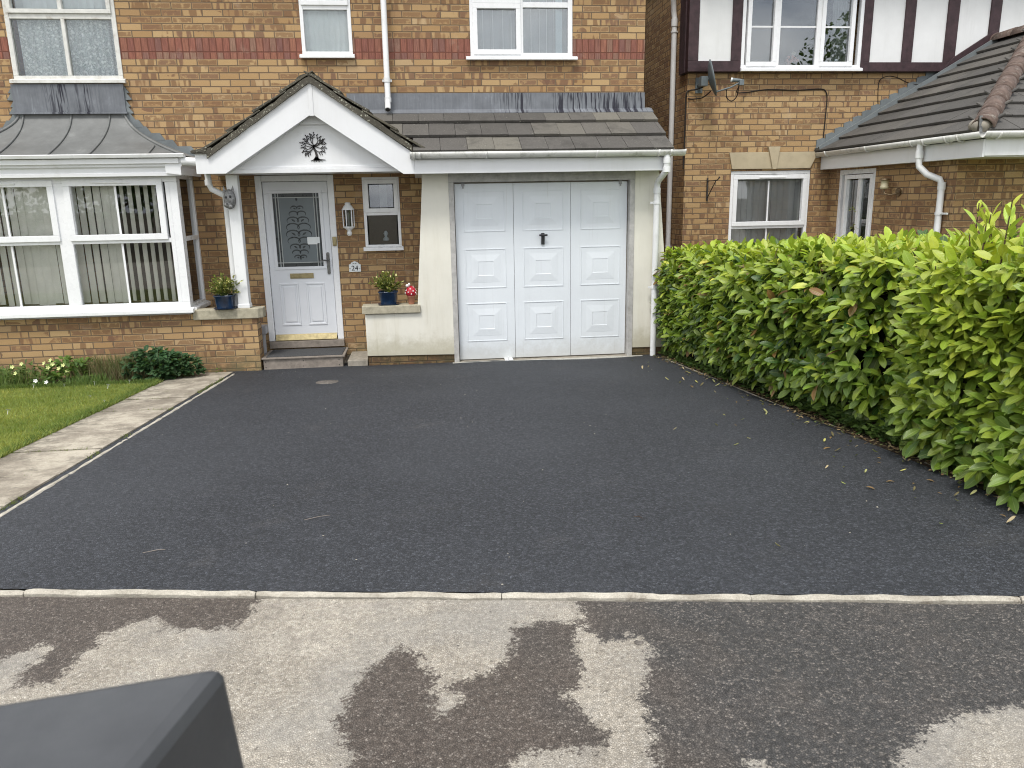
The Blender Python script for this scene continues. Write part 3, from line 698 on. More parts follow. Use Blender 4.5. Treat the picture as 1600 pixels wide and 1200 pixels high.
# porch side window
w=win(house,W0,(-.745,-.30,1.375,2.22),.035,[(-.71,-.335,1.765,1.805)],[(-.695,-.35,1.415,1.765),(-.665,-.38,1.86,2.13)],(-.77,-.28,1.378,.05,.04),M['upvc_clean'],sashes=[(-.725,-.32,1.80,2.19,.05)],glass=M['glassdark'],label='small white porch window')
m=MB(); m.lathe([(.035,0),(.04,.02),(.015,.05),(.03,.09),(.012,.12)],12,(-.5,.2,1.45)); m.build('vase',M['card'],w,M=W0)
m=MB(); 
for i in range(7):
    a=i*.6; m.box(-.545+i*.013,-.538+i*.013,.12+.01*math.sin(a),.123+.01*math.sin(a),1.84,2.15)
m.build('net_curtain',M['curtain'],w,M=W0)

# ---- bay window
bay=house
m=MB(); wall_y(m,9.2,-5.35,-2.01,-.12,.70,(),back=False); m.box(-5.35,-2.75,9.205,9.80,-.12,.655); m.box(-2.75,-2.02,9.205,9.42,-.12,.63)
mm=MB(); wall_y(mm,-2.01,9.2,9.425,-.12,.63,(),back=False); swap_xy(mm); n0=len(m.v); m.v+=mm.v; m.f+=[tuple(n0+i for i in f) for f in mm.f]; m.sm+=mm.sm; m.t+=mm.t
mm=MB(); wall_y(mm,-5.35,9.2,9.8,-.12,.63,(),back=False); swap_xy(mm); n0=len(m.v); m.v+=mm.v; m.f+=[tuple(n0+i for i in f) for f in mm.f]; m.sm+=mm.sm; m.t+=mm.t
m.build('bay_wall',M['brick2'],house,recalc=False,label='low brick wall under the bay window')
m=MB(); m.box(-5.2,-2.74,9.22,9.8,.655,.735); m.build('bay_base',M['upvc'],house)
W1=TW(0,9.15)
w=win(house,W1,(-5.22,-2.72,.765,2.27),.085,[(-4.04,-3.90,.85,2.185),(-3.90,-2.85,1.525,1.575),(-5.1,-4.04,1.525,1.575),(-2.85,-2.805,.85,2.185)],
  [(-3.90,-2.855,.85,1.525),(-5.10,-4.04,.85,1.525),(-3.86,-2.93,1.62,2.15),(-5.05,-4.08,1.62,2.15)],
  (-5.30,-2.68,.775,.06,.045),M['upvc_clean'],sashes=[(-3.915,-2.875,1.56,2.215,.065),(-5.09,-4.02,1.56,2.215,.065)],depth=.075,label='white bay window with cream vertical blinds',vents=[(-3.62,-3.20,2.175),(-4.8,-4.4,2.175)])
m=MB(); 
for cx in (-3.39,-4.56): m.box(cx-.011,cx+.011,.028,.042,1.62,2.15).box(cx-.011,cx+.011,.028,.042,.85,1.525)
m.build('glazing_bar',M['upvc_clean'],w,M=W1)
blinds(w,W1,-5.1,-4.02,.84,2.2,.16,M['blind'],.087,.089,lambda t:-14-12*math.sin(t*7),5,6)
blinds(w,W1,-3.93,-3.40,.84,2.2,.16,M['blind'],.087,.089,lambda t:-12-10*math.sin(t*5),6,6)
blinds(w,W1,-3.40,-2.84,.84,2.2,.16,M['blind'],.087,.089,-42,8,4)
# side light of the bay: faces +x
W2=TW(-2.72,9.225,0,math.pi/2)
w=win(house,W2,(0.002,.575,.765,2.27),.05,[(.05,.525,1.53,1.58)],[(.05,.525,.815,1.53),(.05,.525,1.58,2.22)],(-.02,.575,.775,.05,.045),M['upvc_clean'],sashes=[],depth=.07,label='side light of the bay window')
blinds(w,W2,.06,.52,.84,2.2,.14,M['blind'],.089,.093,8,12,4)
W2b=TW(-5.22,9.8,0,-math.pi/2)
w=win(house,W2b,(0.0,.573,.765,2.27),.05,[(.05,.525,1.53,1.58)],[(.05,.525,.815,1.53),(.05,.525,1.58,2.22)],None,M['upvc_clean'],sashes=[],depth=.07,label='far side light of the bay window')
m=MB(); m.box(-5.15,-2.80,9.30,9.795,2.262,2.272); m.build('bay_ceiling',M['upvc'],house)
# cornice under the bay roof
m=MB(); prof=[(9.12,2.272),(9.12,2.245),(9.045,2.245),(9.045,2.275),(9.06,2.285),(9.06,2.33),(9.03,2.345),(9.03,2.365),(9.00,2.375),(9.00,2.425),(9.12,2.425)]
m.prism(prof,-5.32,-2.63,'x')
m.prism([(-2.78,2.272),(-2.62,2.25),(-2.62,2.33),(-2.59,2.365),(-2.585,2.425),(-2.78,2.425)],9.02,9.8,'y')
m.build('cornice',M['fascia'],house)
m=MB(); m.prism([(9.0,2.43),(8.965,2.435),(8.955,2.465),(8.985,2.475),(9.02,2.46),(9.06,2.43)],-5.36,-2.56,'x'); m.build('bay_gutter',M['upvc'],house)
# swept lead roof
def sw(t): return 1-(1-t)**1.9
def bay_roof():
    m=MB(); n=14; vs=[]
    zz=lambda t:2.455+.535*t
    for i in range(n+1):
        t=i/n; s=sw(t); y=9.0+.79*s; xr=-2.58-.82*s; xl=-5.36+.82*s
        vs+=[(xl,9.8,zz(t)),(xl,y,zz(t)),(xr,y,zz(t)),(xr,9.8,zz(t))]
    m.add(vs,[(4*i+k,4*i+k+1,4*i+k+5,4*i+k+4) for i in range(n) for k in range(3)],True)
    m.add([vs[0],vs[1],vs[2],vs[3]],[(0,1,2,3)])
    o=m.build('bay_roof',M['leadplain'],house,recalc=True)
    es=o.modifiers.new('e','EDGE_SPLIT'); es.split_angle=R(35)
    for x in (-5.02,-4.50,-3.98,-3.46-.10,-2.95):
        pts=[]; 
        for i in range(n+1):
            t=i/n; s=sw(t); xx=x
            y=9.0+.79*s
            if xx>-2.58-.82*s or xx<-5.36+.82*s: break
            pts.append((xx,y-.004,zz(t)+.008))
        if len(pts)>3: mb=MB(); mb.tube(pts,.011,6); mb.build('roof_roll',M['leadplain'],o)
    for sgn in (1,-1):
        pts=[((-2.58-.82*sw(i/n)) if sgn>0 else (-5.36+.82*sw(i/n)),9.0+.79*sw(i/n),zz(i/n)+.008) for i in range(n+1)]
        mb=MB(); mb.tube(pts,.016,6); mb.build('hip_roll',M['leadplain'],o)
    m=MB(); m.hexa([(-4.58,9.77,2.975),(-3.37,9.77,2.975),(-3.37,9.795,2.975),(-4.58,9.795,2.975),(-4.575,9.755,3.285),(-3.365,9.755,3.285),(-3.365,9.795,3.285),(-4.575,9.795,3.285)])
    m.box(-4.60,-3.35,9.745,9.795,2.965,2.985); m.build('apron_flashing',M['lead'],o)
    for sgn in (1,-1):      # saw-toothed lead let into the brick courses
        m=MB(); zc=2.46
        pts=[]
        z=2.44
        while z<3.22:
            t=max(0,min(1,(z-2.455)/.535)); s=sw(t)
            e=-2.58-.82*s if z<2.99 else -3.40
            pts.append((e,z)); z+=.075
        for i,(e,z) in enumerate(pts):
            en=pts[i+1][0] if i+1<len(pts) else e
            x0,x1=en-.03,e+.085+(.02 if i%2 else 0)
            P=[(x0,z-.01),(x1,z+.006),(x1-.055,z+.086),(x0,z+.086)]
            if sgn<0: P=[(-7.94-p,q) for p,q in P]
            m.prism(P,9.780-.002*(i%2),9.797,'y')
        m.build('stepped_flashing',M['leadstep'],o)
bay_roof()

# ---- porch: pillars, copings, post, gable
def slab_y(mb, poly, y0, y1): mb.prism(poly,y0,y1,'y')
m=MB()
slab_y(m,[(-.757,.125),(-.757,.625),(-.135,.625),(-.135,.66),(-.01,2.24),(.285,2.24),(.298,.115),(.298,.105)],9.2,9.32)
m.box(-.02,.285,9.32,9.8,.1,2.3)
m.build('pillar',M['render'],house,bev=.004,label='cream rendered pillar between the porch and the garage door')
m=MB(); slab_y(m,[(2.475,.105),(2.495,2.24),(2.785,2.24),(2.98,.10)],9.2,9.45); m.build('pillar',M['render'],house,bev=.004,label='cream rendered pillar with sloped outer side right of the garage')
m=MB(); wall_y(m,9.215,2.475,2.965,-.12,.105,(),back=False); m.build('plinth',M['brick3'],house,recalc=False)
m=MB(); wall_y(m,9.215,-.755,.298,-.12,.125,(),back=False)

m.box(-.755,-.750,9.215,9.8,-.12,.125)
m.box(-.757,-.1,9.325,9.43,-.1,.62); m.build('plinth',M['brick3'],house,recalc=True)
# coping stones
m=MB(); m.prism([(-2.715,9.165),(-2.715,9.33),(-2.3,9.36),(-1.93,9.36),(-1.93,9.22),(-1.985,9.165)],.63,.75,'z'); m.build('coping_stone',M['stone'],house,bev=.010,label='buff coping stone under the porch post')
m=MB(); m.prism([(-.79,9.20),(-.75,9.165),(-.10,9.165),(-.10,9.195),(-.118,9.197),(-.118,9.42),(-.79,9.42)],.632,.728,'z'); m.build('coping_stone',M['stone'],house,bev=.010,label='grey coping stone beside the cream pillar')
# porch post
m=MB(); m.box(-2.20,-2.075,9.19,9.31,.755,2.25).box(-2.207,-2.068,9.183,9.317,.75,.80); m.build('porch_post',M['upvc'],house,bev=.008)
m=MB(); m.tube([(-2.245,9.30,.765),(-2.245,9.30,1.98),(-2.255,9.29,2.03),(-2.38,9.26,2.10),(-2.40,9.25,2.16),(-2.405,9.25,2.262)],.034,12)
m.tube([(-2.405,9.25,2.14),(-2.405,9.25,2.20)],.040,12); m.build('downpipe',M['pipe'],house,label='white elbowed downpipe behind the porch post')
m=MB(); m.tube([(-2.60,9.03,2.395),(-2.44,9.03,2.385)],.045,12); m.build('gutter_end',M['pipe'],house)
# porch ceiling and soffit
m=MB(); m.box(-2.40,2.80,9.06,9.795,2.262,2.282); m.build('soffit',M['fascia'],house)
# garage lean-to box: back wall up to roof
m=MB(); m.box(-.02,2.74,9.215,9.8,2.285,2.29); 
m.box(2.70,2.745,9.5,9.8,.0,2.26)
m.build('garage_side',M['brick2'],house)
# gable face
apx=-1.165; sl=.675
def gab(x): return 3.185-sl*abs(x-apx)
m=MB(); lx,rx=-2.245,-.085
# bargeboards as two boards meeting on a centre line, their feet cut level
inn=lambda x: 2.86-.645*abs(x-apx)
m.prism([(-2.425,2.252),(-2.425,2.462),(-2.24,2.462),(apx-.022,3.17),(apx-.022,2.846),(-2.12,2.252)],8.90,8.925,'y')
m.build('bargeboard',M['fascia'],house,bev=.003,label='left bargeboard of the porch gable')
m=MB(); m.prism([(apx+.022,3.17),(apx+.022,2.846),(-.215,2.222),(-.09,2.222),(-.09,2.44)],8.90,8.925,'y')
m.build('bargeboard',M['fascia'],house,bev=.003,label='right bargeboard of the porch gable')
m=MB(); m.prism([(apx-.024,3.185),(apx+.024,3.185),(apx+.024,2.838),(apx-.024,2.838)],8.893,8.92,'y'); m.build('bargeboard_joint',M['fascia'],house,bev=.003)
m=MB(); m.prism([(-2.10,2.30),(apx,2.90),(-.24,2.30)],9.05,9.07,'y')
m.prism([(apx-.145,2.78),(apx,2.90),(apx+.145,2.78)],9.03,9.05,'y')
m.box(apx-.15,apx+.15,9.022,9.05,2.762,2.785)
m.build('gable_panel',M['fascia'],house,bev=.002)
m=MB(); m.box(-2.11,-.23,9.025,9.07,2.255,2.300).box(-2.08,-.26,9.035,9.07,2.301,2.325); m.build('gable_trim',M['fascia'],house,bev=.003)
m=MB()
m.add([(-2.40,8.926,2.262),(-2.12,8.926,2.262),(-2.12,9.06,2.262),(-2.40,9.06,2.262)],[(0,1,2,3)])
for s_ in (-1,1):
    P=[(apx,2.87),(apx+s_*.955,2.25),(apx+s_*.955,2.262),(apx,2.882)]
    m.prism(P,8.926,9.04,'y')
m.box(-2.42,-2.40,8.926,9.795,2.262,2.45)
m.build('gable_soffit',M['fascia'],house)
# main fascia and gutter of the lean-to
m=MB(); m.box(-.088,2.83,8.90,8.925,2.222,2.372).box(-.21,-.088,8.905,8.925,2.224,2.372).box(2.805,2.83,8.926,9.25,2.222,2.40); m.box(-.2,2.80,8.93,9.06,2.240,2.260); m.build('fascia',M['fascia'],house,bev=.002)
def half_gutter(mb, a, b, r=.058, n=8, th=.004):
    a=Vector(a); b=Vector(b); d=(b-a).normalized(); s=Vector((d.y,-d.x,0)); vs=[]
    for P in (a,b):
        for rr in (r,r-th):
            for k in range(n+1):
                t=math.pi+math.pi*k/n
                vs.append(P+s*math.cos(t)*rr+Vector((0,0,1))*(math.sin(t)*rr*1.15+.008))
    K=n+1
    fs=[(k,k+1,2*K+k+1,2*K+k) for k in range(n)]+[(K+k+1,K+k,3*K+k,3*K+k+1) for k in range(n)]
    fs+=[(0,2*K,3*K,K),(n,K+n,3*K+n,2*K+n)]+[(k+1,k,K+k,K+k+1) for k in range(n)]+[(2*K+k,2*K+k+1,3*K+k+1,3*K+k) for k in range(n)]
    mb.add(vs,fs,True)
m=MB(); half_gutter(m,(-.13,8.845,2.440),(2.965,8.845,2.434)); 
for x in (-.13,2.965): half_gutter(m,(x-.006,8.845,2.440),(x+.006,8.845,2.440),.060,8,.057)
gt=m.build('gutter',M['gutter'],house,label='grimy white gutter over the garage')
for x in (-.09,-.03,.70,1.95,2.66,2.80):
    m=MB(); half_gutter(m,(x-.012,8.845,2.437),(x+.012,8.845,2.437),.065,8,.008); m.build('gutter_bracket',M['gutter'],gt)
m=MB(); m.tube([(2.765,8.845,2.40),(2.765,8.845,2.25),(2.762,8.86,2.215),(2.752,8.95,2.165),(2.742,9.06,2.12),(2.737,9.10,2.08),(2.735,9.105,2.02),(2.735,9.105,.015)],.036,14)
for z in (2.33,2.0,2.23): m.tube([(2.765 if z>2.1 else 2.735,8.847 if z>2.1 else 9.105,z-.03),(2.765 if z>2.1 else 2.735,8.847 if z>2.1 else 9.105,z+.03)],.043,14)
dp=m.build('downpipe',M['pipe'],house,label='white swan-necked downpipe right of the garage door')
m=MB()
for z in (1.86,.86): m.box(2.66,2.72,9.10,9.13,z-.012,z+.012).tube([(2.735,9.105,z-.015),(2.735,9.105,z+.015)],.043,14)
m.build('pipe_clip',M['pipe'],dp)
# upper downpipe running out onto the lean-to roof
m=MB(); m.tube([(-.365,9.70,4.9),(-.375,9.70,3.12),(-.378,9.68,3.06),(-.378,9.60,2.975)],[.034]*4,14,cap=False); m.tube([(-.378,9.60,2.975),(-.378,9.6+.02,2.995)],.026,14)
for z in (3.32,3.10): m.tube([(-.375,9.70,z-.03),(-.375,9.70,z+.02)],.040,14)
dp=m.build('downpipe',M['pipe'],house,label='white downpipe emptying onto the garage roof')
m=MB(); m.box(-.43,-.32,9.73,9.795,3.30,3.325); m.build('pipe_clip',M['pipe'],dp)
m=MB(); m.tube([(-.378,9.598,2.972),(-.378,9.603,2.977)],.024,14); m.build('pipe_mouth',M['black'],dp)

# ---- tiled roofs
def tiles(mb, org, uax, vax, nrm, v_n, gauge, ua, ub, wid=.30, th=.024, seed=0, stag=True, jz=.003):
    """courses of tiles: org at the eaves, uax along, vax up the slope; ua(v)/ub(v) give the course ends"""
    rnd=random.Random(seed); org=Vector(org); U=Vector(uax).normalized(); V=Vector(vax).normalized(); Nn=Vector(nrm).normalized()
    for c in range(v_n):
        v0=c*gauge-.02; v1=(c+1)*gauge+.05; a=ua(c*gauge+gauge*.3); b=ub(c*gauge+gauge*.3)
        x=a-((wid/2) if (stag and c%2) else 0)
        while x<b:
            x0=max(a,x)+.0015; x1=min(b,x+wid)-.0015
            if x1-x0>.02:
                j=rnd.uniform(-jz,jz); q_=org+U*x; t=max(0,min(1,.5+.9*noise.noise(Vector((x*.8+seed,c*.7,seed)))+rnd.uniform(-.16,.16))); dz=rnd.uniform(-.004,.004)
                lo=th+.014+j; hi=.008+j*.5
                P=lambda u,v,h: org+U*u+V*v+Nn*h
                mb.hexa([P(x0,v0+dz,lo-th),P(x1,v0+dz,lo-th+rnd.uniform(-.002,.002)),P(x1,v1,-.012),P(x0,v1,-.012),
                         P(x0,v0+dz,lo),P(x1,v0+dz,lo+rnd.uniform(-.002,.002)),P(x1,v1,hi-.004),P(x0,v1,hi-.004)],tint=t*.98+.01)
            x+=wid
    return mb
m=MB(); pa=math.atan2(.545,.96); vv=(0,math.cos(pa),math.sin(pa)); nn=(0,-math.sin(pa),math.cos(pa))
tiles(m,(0,8.845,2.440),(1,0,0),vv,nn,3,.368,lambda v:-.02-v*.72,lambda v:2.835,.30,.032,3)
m.build('garage_roof',M['tile'],house,bev=.003)
m=MB(); m.prism([(8.86,2.41),(9.79,2.94),(9.79,2.2),(9.06,2.28)],-.10,2.80,'x'); m.prism([(8.93,2.41),(9.79,2.94),(9.79,2.2),(9.06,2.28)],2.80,2.82,'x'); m.build('roof_deck',M['fascia'],house)
# gable roof of the porch (ridge runs back to the wall)
m=MB(); ga=math.atan(.675)
for s_ in (-1,1):
    org=(apx+s_*1.165,8.865,2.478); vax=(-s_*math.cos(ga),0,math.sin(ga)); nr=(s_*math.sin(ga),0,math.cos(ga))
    if s_<0: tiles(m,org,(0,1,0),vax,nr,4,.352,lambda v:0,lambda v:.93,.30,.028,11,True,.006)
    else:    tiles(m,org,(0,1,0),vax,nr,4,.352,lambda v:0,lambda v:min(.93,max(.06,v*1.0+.08)),.30,.028,12,True,.006)
# bellcast foot on the left
m.hexa([(-2.455,8.862,2.465),(-2.30,8.862,2.478),(-2.30,9.79,2.478),(-2.455,9.79,2.465),(-2.455,8.862,2.492),(-2.28,8.862,2.53),(-2.28,9.79,2.53),(-2.455,9.79,2.492)],tint=.3)
m.build('porch_roof',M['tile_mossy'],house,bev=.004)
# thick mortared verge following the bargeboards
def verge():
    m=MB(); rnd=random.Random(5)
    for s_ in (-1,1):
        x=apx; L=1.13 if s_<0 else 1.06; n=30; row=[]
        for i in range(n+1):
            t=i/n; X=apx+s_*L*t; z=3.185-.675*abs(X-apx)
            k=noise.noise(Vector((X*14,s_,0)))*.010+noise.noise(Vector((X*40,s_,3)))*.006
            zb=z-.010+k*.6; zt=z+.058+k*1.6+.006*math.sin(t*4*math.pi)
            row.append((X,zb,zt))
        for i in range(n):
            (xa,ba,ta),(xb,bb,tb)=row[i],row[i+1]
            m.hexa([(xa,8.868,ba),(xb,8.868,bb),(xb,9.0,bb),(xa,9.0,ba),(xa,8.872,ta),(xb,8.872,tb),(xb,9.0,tb),(xa,9.0,ta)],tint=.2+.3*((i//7)%2))
    m.hexa([(-2.44,8.866,2.462),(-2.26,8.866,2.462),(-2.26,9.0,2.462),(-2.44,9.0,2.462),(-2.46,8.870,2.488),(-2.24,8.870,2.525),(-2.24,9.0,2.525),(-2.46,9.0,2.488)],tint=.2)
    m.build('verge',M['tile_mossy'],house,weld=False)
verge()
m=MB()
for k in range(3):
    y0=8.87+k*.31; P=[]
    for j in range(9):
        t=math.pi*(.12+.76*j/8); P.append((apx-.15*math.cos(t),3.185+.10*math.sin(t)-.02+.004*k))
    Q=[(x*1.0,z-.022) for x,z in reversed(P)]
    m.prism(P+Q,y0,y0+.305,'y',tint=.2+.3*k)
m.build('ridge_tile',M['tile_mossy'],house)
# lead flashing at the head of the lean-to and steps beside the gable
m=MB(); m.hexa([(-.86,9.772,2.955),(2.755,9.772,2.955),(2.755,9.797,2.955),(-.86,9.797,2.955),(-.86,9.782,3.178),(2.755,9.782,3.178),(2.755,9.797,3.178),(-.86,9.797,3.178)])
m.hexa([(-.75,9.68,2.935),(2.84,9.68,2.935),(2.84,9.785,2.99),(-.75,9.785,2.99),(-.75,9.678,2.945),(2.84,9.678,2.945),(2.84,9.785,3.0),(-.75,9.785,3.0)])
m.build('flashing',M['lead'],house,label='streaked lead flashing above the garage roof')
m=MB()
for k in range(5):
    x=apx+.20+k*.12; z=gab(x)+.02
    m.prism([(x-.1,z-.1),(x-.1,z+.09),(x+.075,z+.09),(x+.075,z-.02)],9.784,9.797,'y')
m.build('stepped_flashing',M['leadstep'],house)

# ---- garage door
gd=MB(); X0,X1,Z0,Z1=.355,2.425,.02,2.115; Y=9.28
sx=[X0,X0+.69,X0+1.38,X1]
for i in range(3): gd.box(sx[i]+(.002 if i else 0),sx[i+1]-.002,Y,Y+.03,Z0,Z1)
for cx in (.70,1.40,2.10):
    for zc in (1.795,1.125,.475):
        w_,h_=.245,.235
        # moulding ring
        for (a,b,c,d) in ((cx-w_,cx+w_,zc+h_-.012,zc+h_),(cx-w_,cx+w_,zc-h_,zc-h_+.012),(cx-w_,cx-w_+.012,zc-h_+.012,zc+h_-.012),(cx+w_-.012,cx+w_,zc-h_+.012,zc+h_-.012)):
            gd.box(a,b,Y-.005,Y,c,d)
        # raised and fielded centre: sloping out from the moulding to a flat square
        o=.175,.165; i_=.095,.085
        P=[(cx-o[0],Y-.001,zc-o[1]),(cx+o[0],Y-.001,zc-o[1]),(cx+o[0],Y-.001,zc+o[1]),(cx-o[0],Y-.001,zc+o[1])]
        Q=[(cx-i_[0],Y-.007,zc-i_[1]),(cx+i_[0],Y-.007,zc-i_[1]),(cx+i_[0],Y-.007,zc+i_[1]),(cx-i_[0],Y-.007,zc+i_[1])]
        S=[(x,Y-.004,z) for x,y,z in Q]; S=[(cx+(x-cx)*.94,y,zc+(z-zc)*.94) for x,y,z in S]
        Q2=[(cx+(x-cx)*.97,y,zc+(z-zc)*.97) for x,y,z in Q]
        gd.add(P+Q+Q2+S,[(0,1,5,4),(1,2,6,5),(2,3,7,6),(3,0,4,7),(4,5,9,8),(5,6,10,9),(6,7,11,10),(7,4,8,11),(8,9,13,12),(9,10,14,13),(10,11,15,14),(11,8,12,15),(12,13,14,15)])
g=gd.build('garage_door',M['garage_white'],house,bev=.002,recalc=False)
m=MB(); m.box(X0+.001,X1-.001,Y+.031,Y+.036,Z0,Z1); m.build('door_back',M['black'],g)
m=MB(); m.box(1.375,1.415,Y-.022,Y,1.395,1.53).tube([(1.395,Y-.02,1.505),(1.395,Y-.05,1.505)],.014,10).box(1.345,1.445,Y-.062,Y-.046,1.495,1.517); m.build('handle',M['black'],g,bev=.005)
for x in (X0+.10,X1-.09):
    m=MB(); m.box(x-.018,x+.018,Y-.012,Y,2.085,2.13).box(x-.008,x+.008,Y-.018,Y-.01,2.06,2.10); m.build('catch',M['pipegrey'],g)
m=MB(); m.box(.285,.345,9.19,9.32,.0,2.13).box(2.435,2.495,9.19,9.32,.0,2.13).box(.285,2.495,9.188,9.32,2.13,2.245); m.build('garage_frame',M['greywood'],house,bev=.004)
m=MB(); m.box(.9,1.0,9.15,9.30,.012,.022).box(.93,.945,9.14,9.155,.012,.06); m.build('door_stop',M['upvc'],g)
m=MB(); m.box(.30,2.47,9.30,9.34,-.02,2.13); m.box(.3,2.47,9.20,9.45,-.06,.006); m.build('garage_floor',M['concrete'],house)

# ---- front door
m=MB(); y=9.785
m.box(-2.01,-1.935,y,y+.08,.245,2.255).box(-1.16,-1.085,y,y+.08,.245,2.255).box(-1.935,-1.16,y,y+.08,2.185,2.255)
dfp=m.build('door_frame',M['upvc_clean'],house,bev=.006)
m=MB(); DX0,DX1,DZ0,DZ1=-1.93,-1.165,.285,2.18; y=9.812
gx0,gx1,gz0,gz1=-1.825,-1.275,1.165,2.045
m.box(DX0,DX1,y,y+.04,DZ0,gz0).box(DX0,DX1,y,y+.04,gz1,DZ1).box(DX0,gx0,y,y+.04,gz0,gz1).box(gx1,DX1,y,y+.04,gz0,gz1)
for (a,b,c,d) in ((gx0-.04,gx1+.04,gz1,gz1+.035),(gx0-.04,gx1+.04,gz0-.035,gz0),(gx0-.04,gx0,gz0,gz1),(gx1,gx1+.04,gz0,gz1)):
    m.box(a,b,y-.012,y,c,d)
for cx in (-1.715,-1.395):
    zc,w_,h_=.70,.115,.265
    for (a,b,c,d) in ((cx-w_,cx+w_,zc+h_-.022,zc+h_),(cx-w_,cx+w_,zc-h_,zc-h_+.022),(cx-w_,cx-w_+.022,zc-h_+.022,zc+h_-.022),(cx+w_-.022,cx+w_,zc-h_+.022,zc+h_-.022)): m.box(a,b,y-.010,y,c,d)
    m.box(cx-w_+.045,cx+w_-.045,y-.009,y,zc-h_+.045,zc+h_-.045)
fd=m.build('front_door',M['doorwhite'],house,bev=.006)
m=MB(); m.box(gx0,gx1,y+.012,y+.02,gz0,gz1); gp=m.build('door_glass',M['obscure'],fd)
m=MB(); yy=y+.0085
for a in (.035,.065):
    m.box(gx0+a-.004,gx0+a+.004,yy,yy+.003,gz0,gz1).box(gx1-a-.004,gx1-a+.004,yy,yy+.003,gz0,gz1)
m.box(gx0,gx1,yy-.001,yy+.002,gz0+.045,gz0+.054).box(gx0,gx1,yy-.001,yy+.002,gz1-.054,gz1-.045); m.build('lead_line',M['leadline'],gp)
m=MB(); 
for a,b in ((0,.022),(.040,.056)):
    m.box(gx0+a,gx0+b,yy+.001,yy+.0034,gz0,gz1).box(gx1-b,gx1-a,yy+.001,yy+.0034,gz0,gz1)
m.box(gx0+.07,gx1-.07,yy+.0005,yy+.003,gz0,gz0+.043).box(gx0+.07,gx1-.07,yy+.0005,yy+.003,gz1-.043,gz1); m.build('border_band',M['motif'],gp)
def leafpoly(mb, cx, cz, ang, L, w, y0, y1, bend=0.0):
    P=[]
    for s_ in (1,-1):
        for k in range(6):
            t=k/5 if s_>0 else 1-k/5
            if (s_<0 and k in (0,5)): continue
            x=L*t; z=s_*w*math.sin(math.pi*t)**.8+bend*t*t*L
            P.append((cx+x*math.cos(ang)-z*math.sin(ang), cz+x*math.sin(ang)+z*math.cos(ang)))
    mb.prism(P,y0,y1,'y')
m=MB(); cx=-1.545; y0,y1=yy+.0006,yy+.003
levels=[(1.90,.02,.05),(1.83,.05,.05),(1.75,.085,.08),(1.67,.10,.09),(1.585,.11,.09),(1.505,.095,.08),(1.43,.07,.07),(1.365,.045,.06),(1.31,.02,.05)]
for i,(z,off,L) in enumerate(levels):
    for s_ in (-1,1):
        rr=off*.5+.028; c0=(cx+s_*(rr*.78+.006),z-.03); n=9
        for k in range(n):       # a curl rising from the middle line, over and back in
            t0,t1=k/n,(k+1)/n; w0,w1=.0085*math.sin(math.pi*(t0*.85+.1)),.0085*math.sin(math.pi*(t1*.85+.1))
            A=[math.pi*(1.15-1.35*t) for t in (t0,t1)]
            P=[(c0[0]-s_*-math.cos(a_)*rr,c0[1]+math.sin(a_)*rr*.62) for a_ in A]
            N_=[(s_*math.cos(a_),math.sin(a_)) for a_ in A]
            m.prism([(P[0][0]+N_[0][0]*w0,P[0][1]+N_[0][1]*w0),(P[0][0]-N_[0][0]*w0,P[0][1]-N_[0][1]*w0),(P[1][0]-N_[1][0]*w1,P[1][1]-N_[1][1]*w1),(P[1][0]+N_[1][0]*w1,P[1][1]+N_[1][1]*w1)],y0,y1,'y')
        if i%2==0: leafpoly(m,cx+s_*(rr*.5),z-.045,math.pi/2-s_*R(35),rr*.75,.011,y0,y1,-s_*.3)
leafpoly(m,cx,1.95,math.pi/2,.05,.014,y0,y1); leafpoly(m,cx,1.24,math.pi/2,.06,.010,y0,y1)
m.build('etched_motif',M['motif'],gp)
m=MB(); m.box(-1.45,-1.30,y+.002,y+.004,1.445,1.52).box(-1.445,-1.33,y+.001,y+.0018,1.432,1.447); m.build('paper_note',M['card'],fd,label='white card fixed to the door glass')
m=MB(); m.box(-1.69,-1.405,y-.012,y,1.02,1.082).box(-1.672,-1.423,y-.016,y-.012,1.034,1.068); m.build('letterbox',M['brass'],fd,bev=.004)
m=MB(); m.prism([(-1.232,1.075),(-1.232,1.315),(-1.222,1.332),(-1.205,1.332),(-1.195,1.315),(-1.195,1.075),(-1.205,1.06),(-1.222,1.06)],y-.012,y,'y')
m.tube([(-1.213,y-.01,1.235),(-1.213,y-.05,1.235),(-1.26,y-.055,1.240),(-1.31,y-.05,1.236)],.009,8); m.build('handle',M['steel'],fd,bev=.003)
m=MB(); m.box(-1.93,-1.165,y-.03,y+.03,.245,.262).prism([(y-.045,.255),(y-.006,.325),(y-.002,.325),(y-.002,.25)],-1.925,-1.17,'x'); m.build('threshold',M['brass'],fd,bev=.003)
m=MB(); m.box(-1.14,-1.09,9.755,9.785,1.41,1.52); m.tube([(-1.115,9.757,1.435),(-1.115,9.748,1.435)],.010,10); m.build('doorbell',M['brass'],fd,bev=.006)
# under the threshold
m=MB(); m.box(-2.0,-1.08,9.74,9.80,.16,.243); m.build('sill_board',M['stepwood'],house,bev=.004)
# grey waste pipe beside the pier
m=MB(); m.tube([(-2.055,9.66,-.05),(-2.055,9.66,.40)],.034,12).box(-2.12,-2.00,9.60,9.74,.37,.47); m.build('waste_pipe',M['pipegrey'],house,bev=.004)
m=MB(); m.box(-1.0,-.76,9.22,9.8,-.06,.075).box(-2.0,-1.0,9.4,9.8,-.06,.03); m.build('porch_floor',M['concrete'],house,bev=.006)

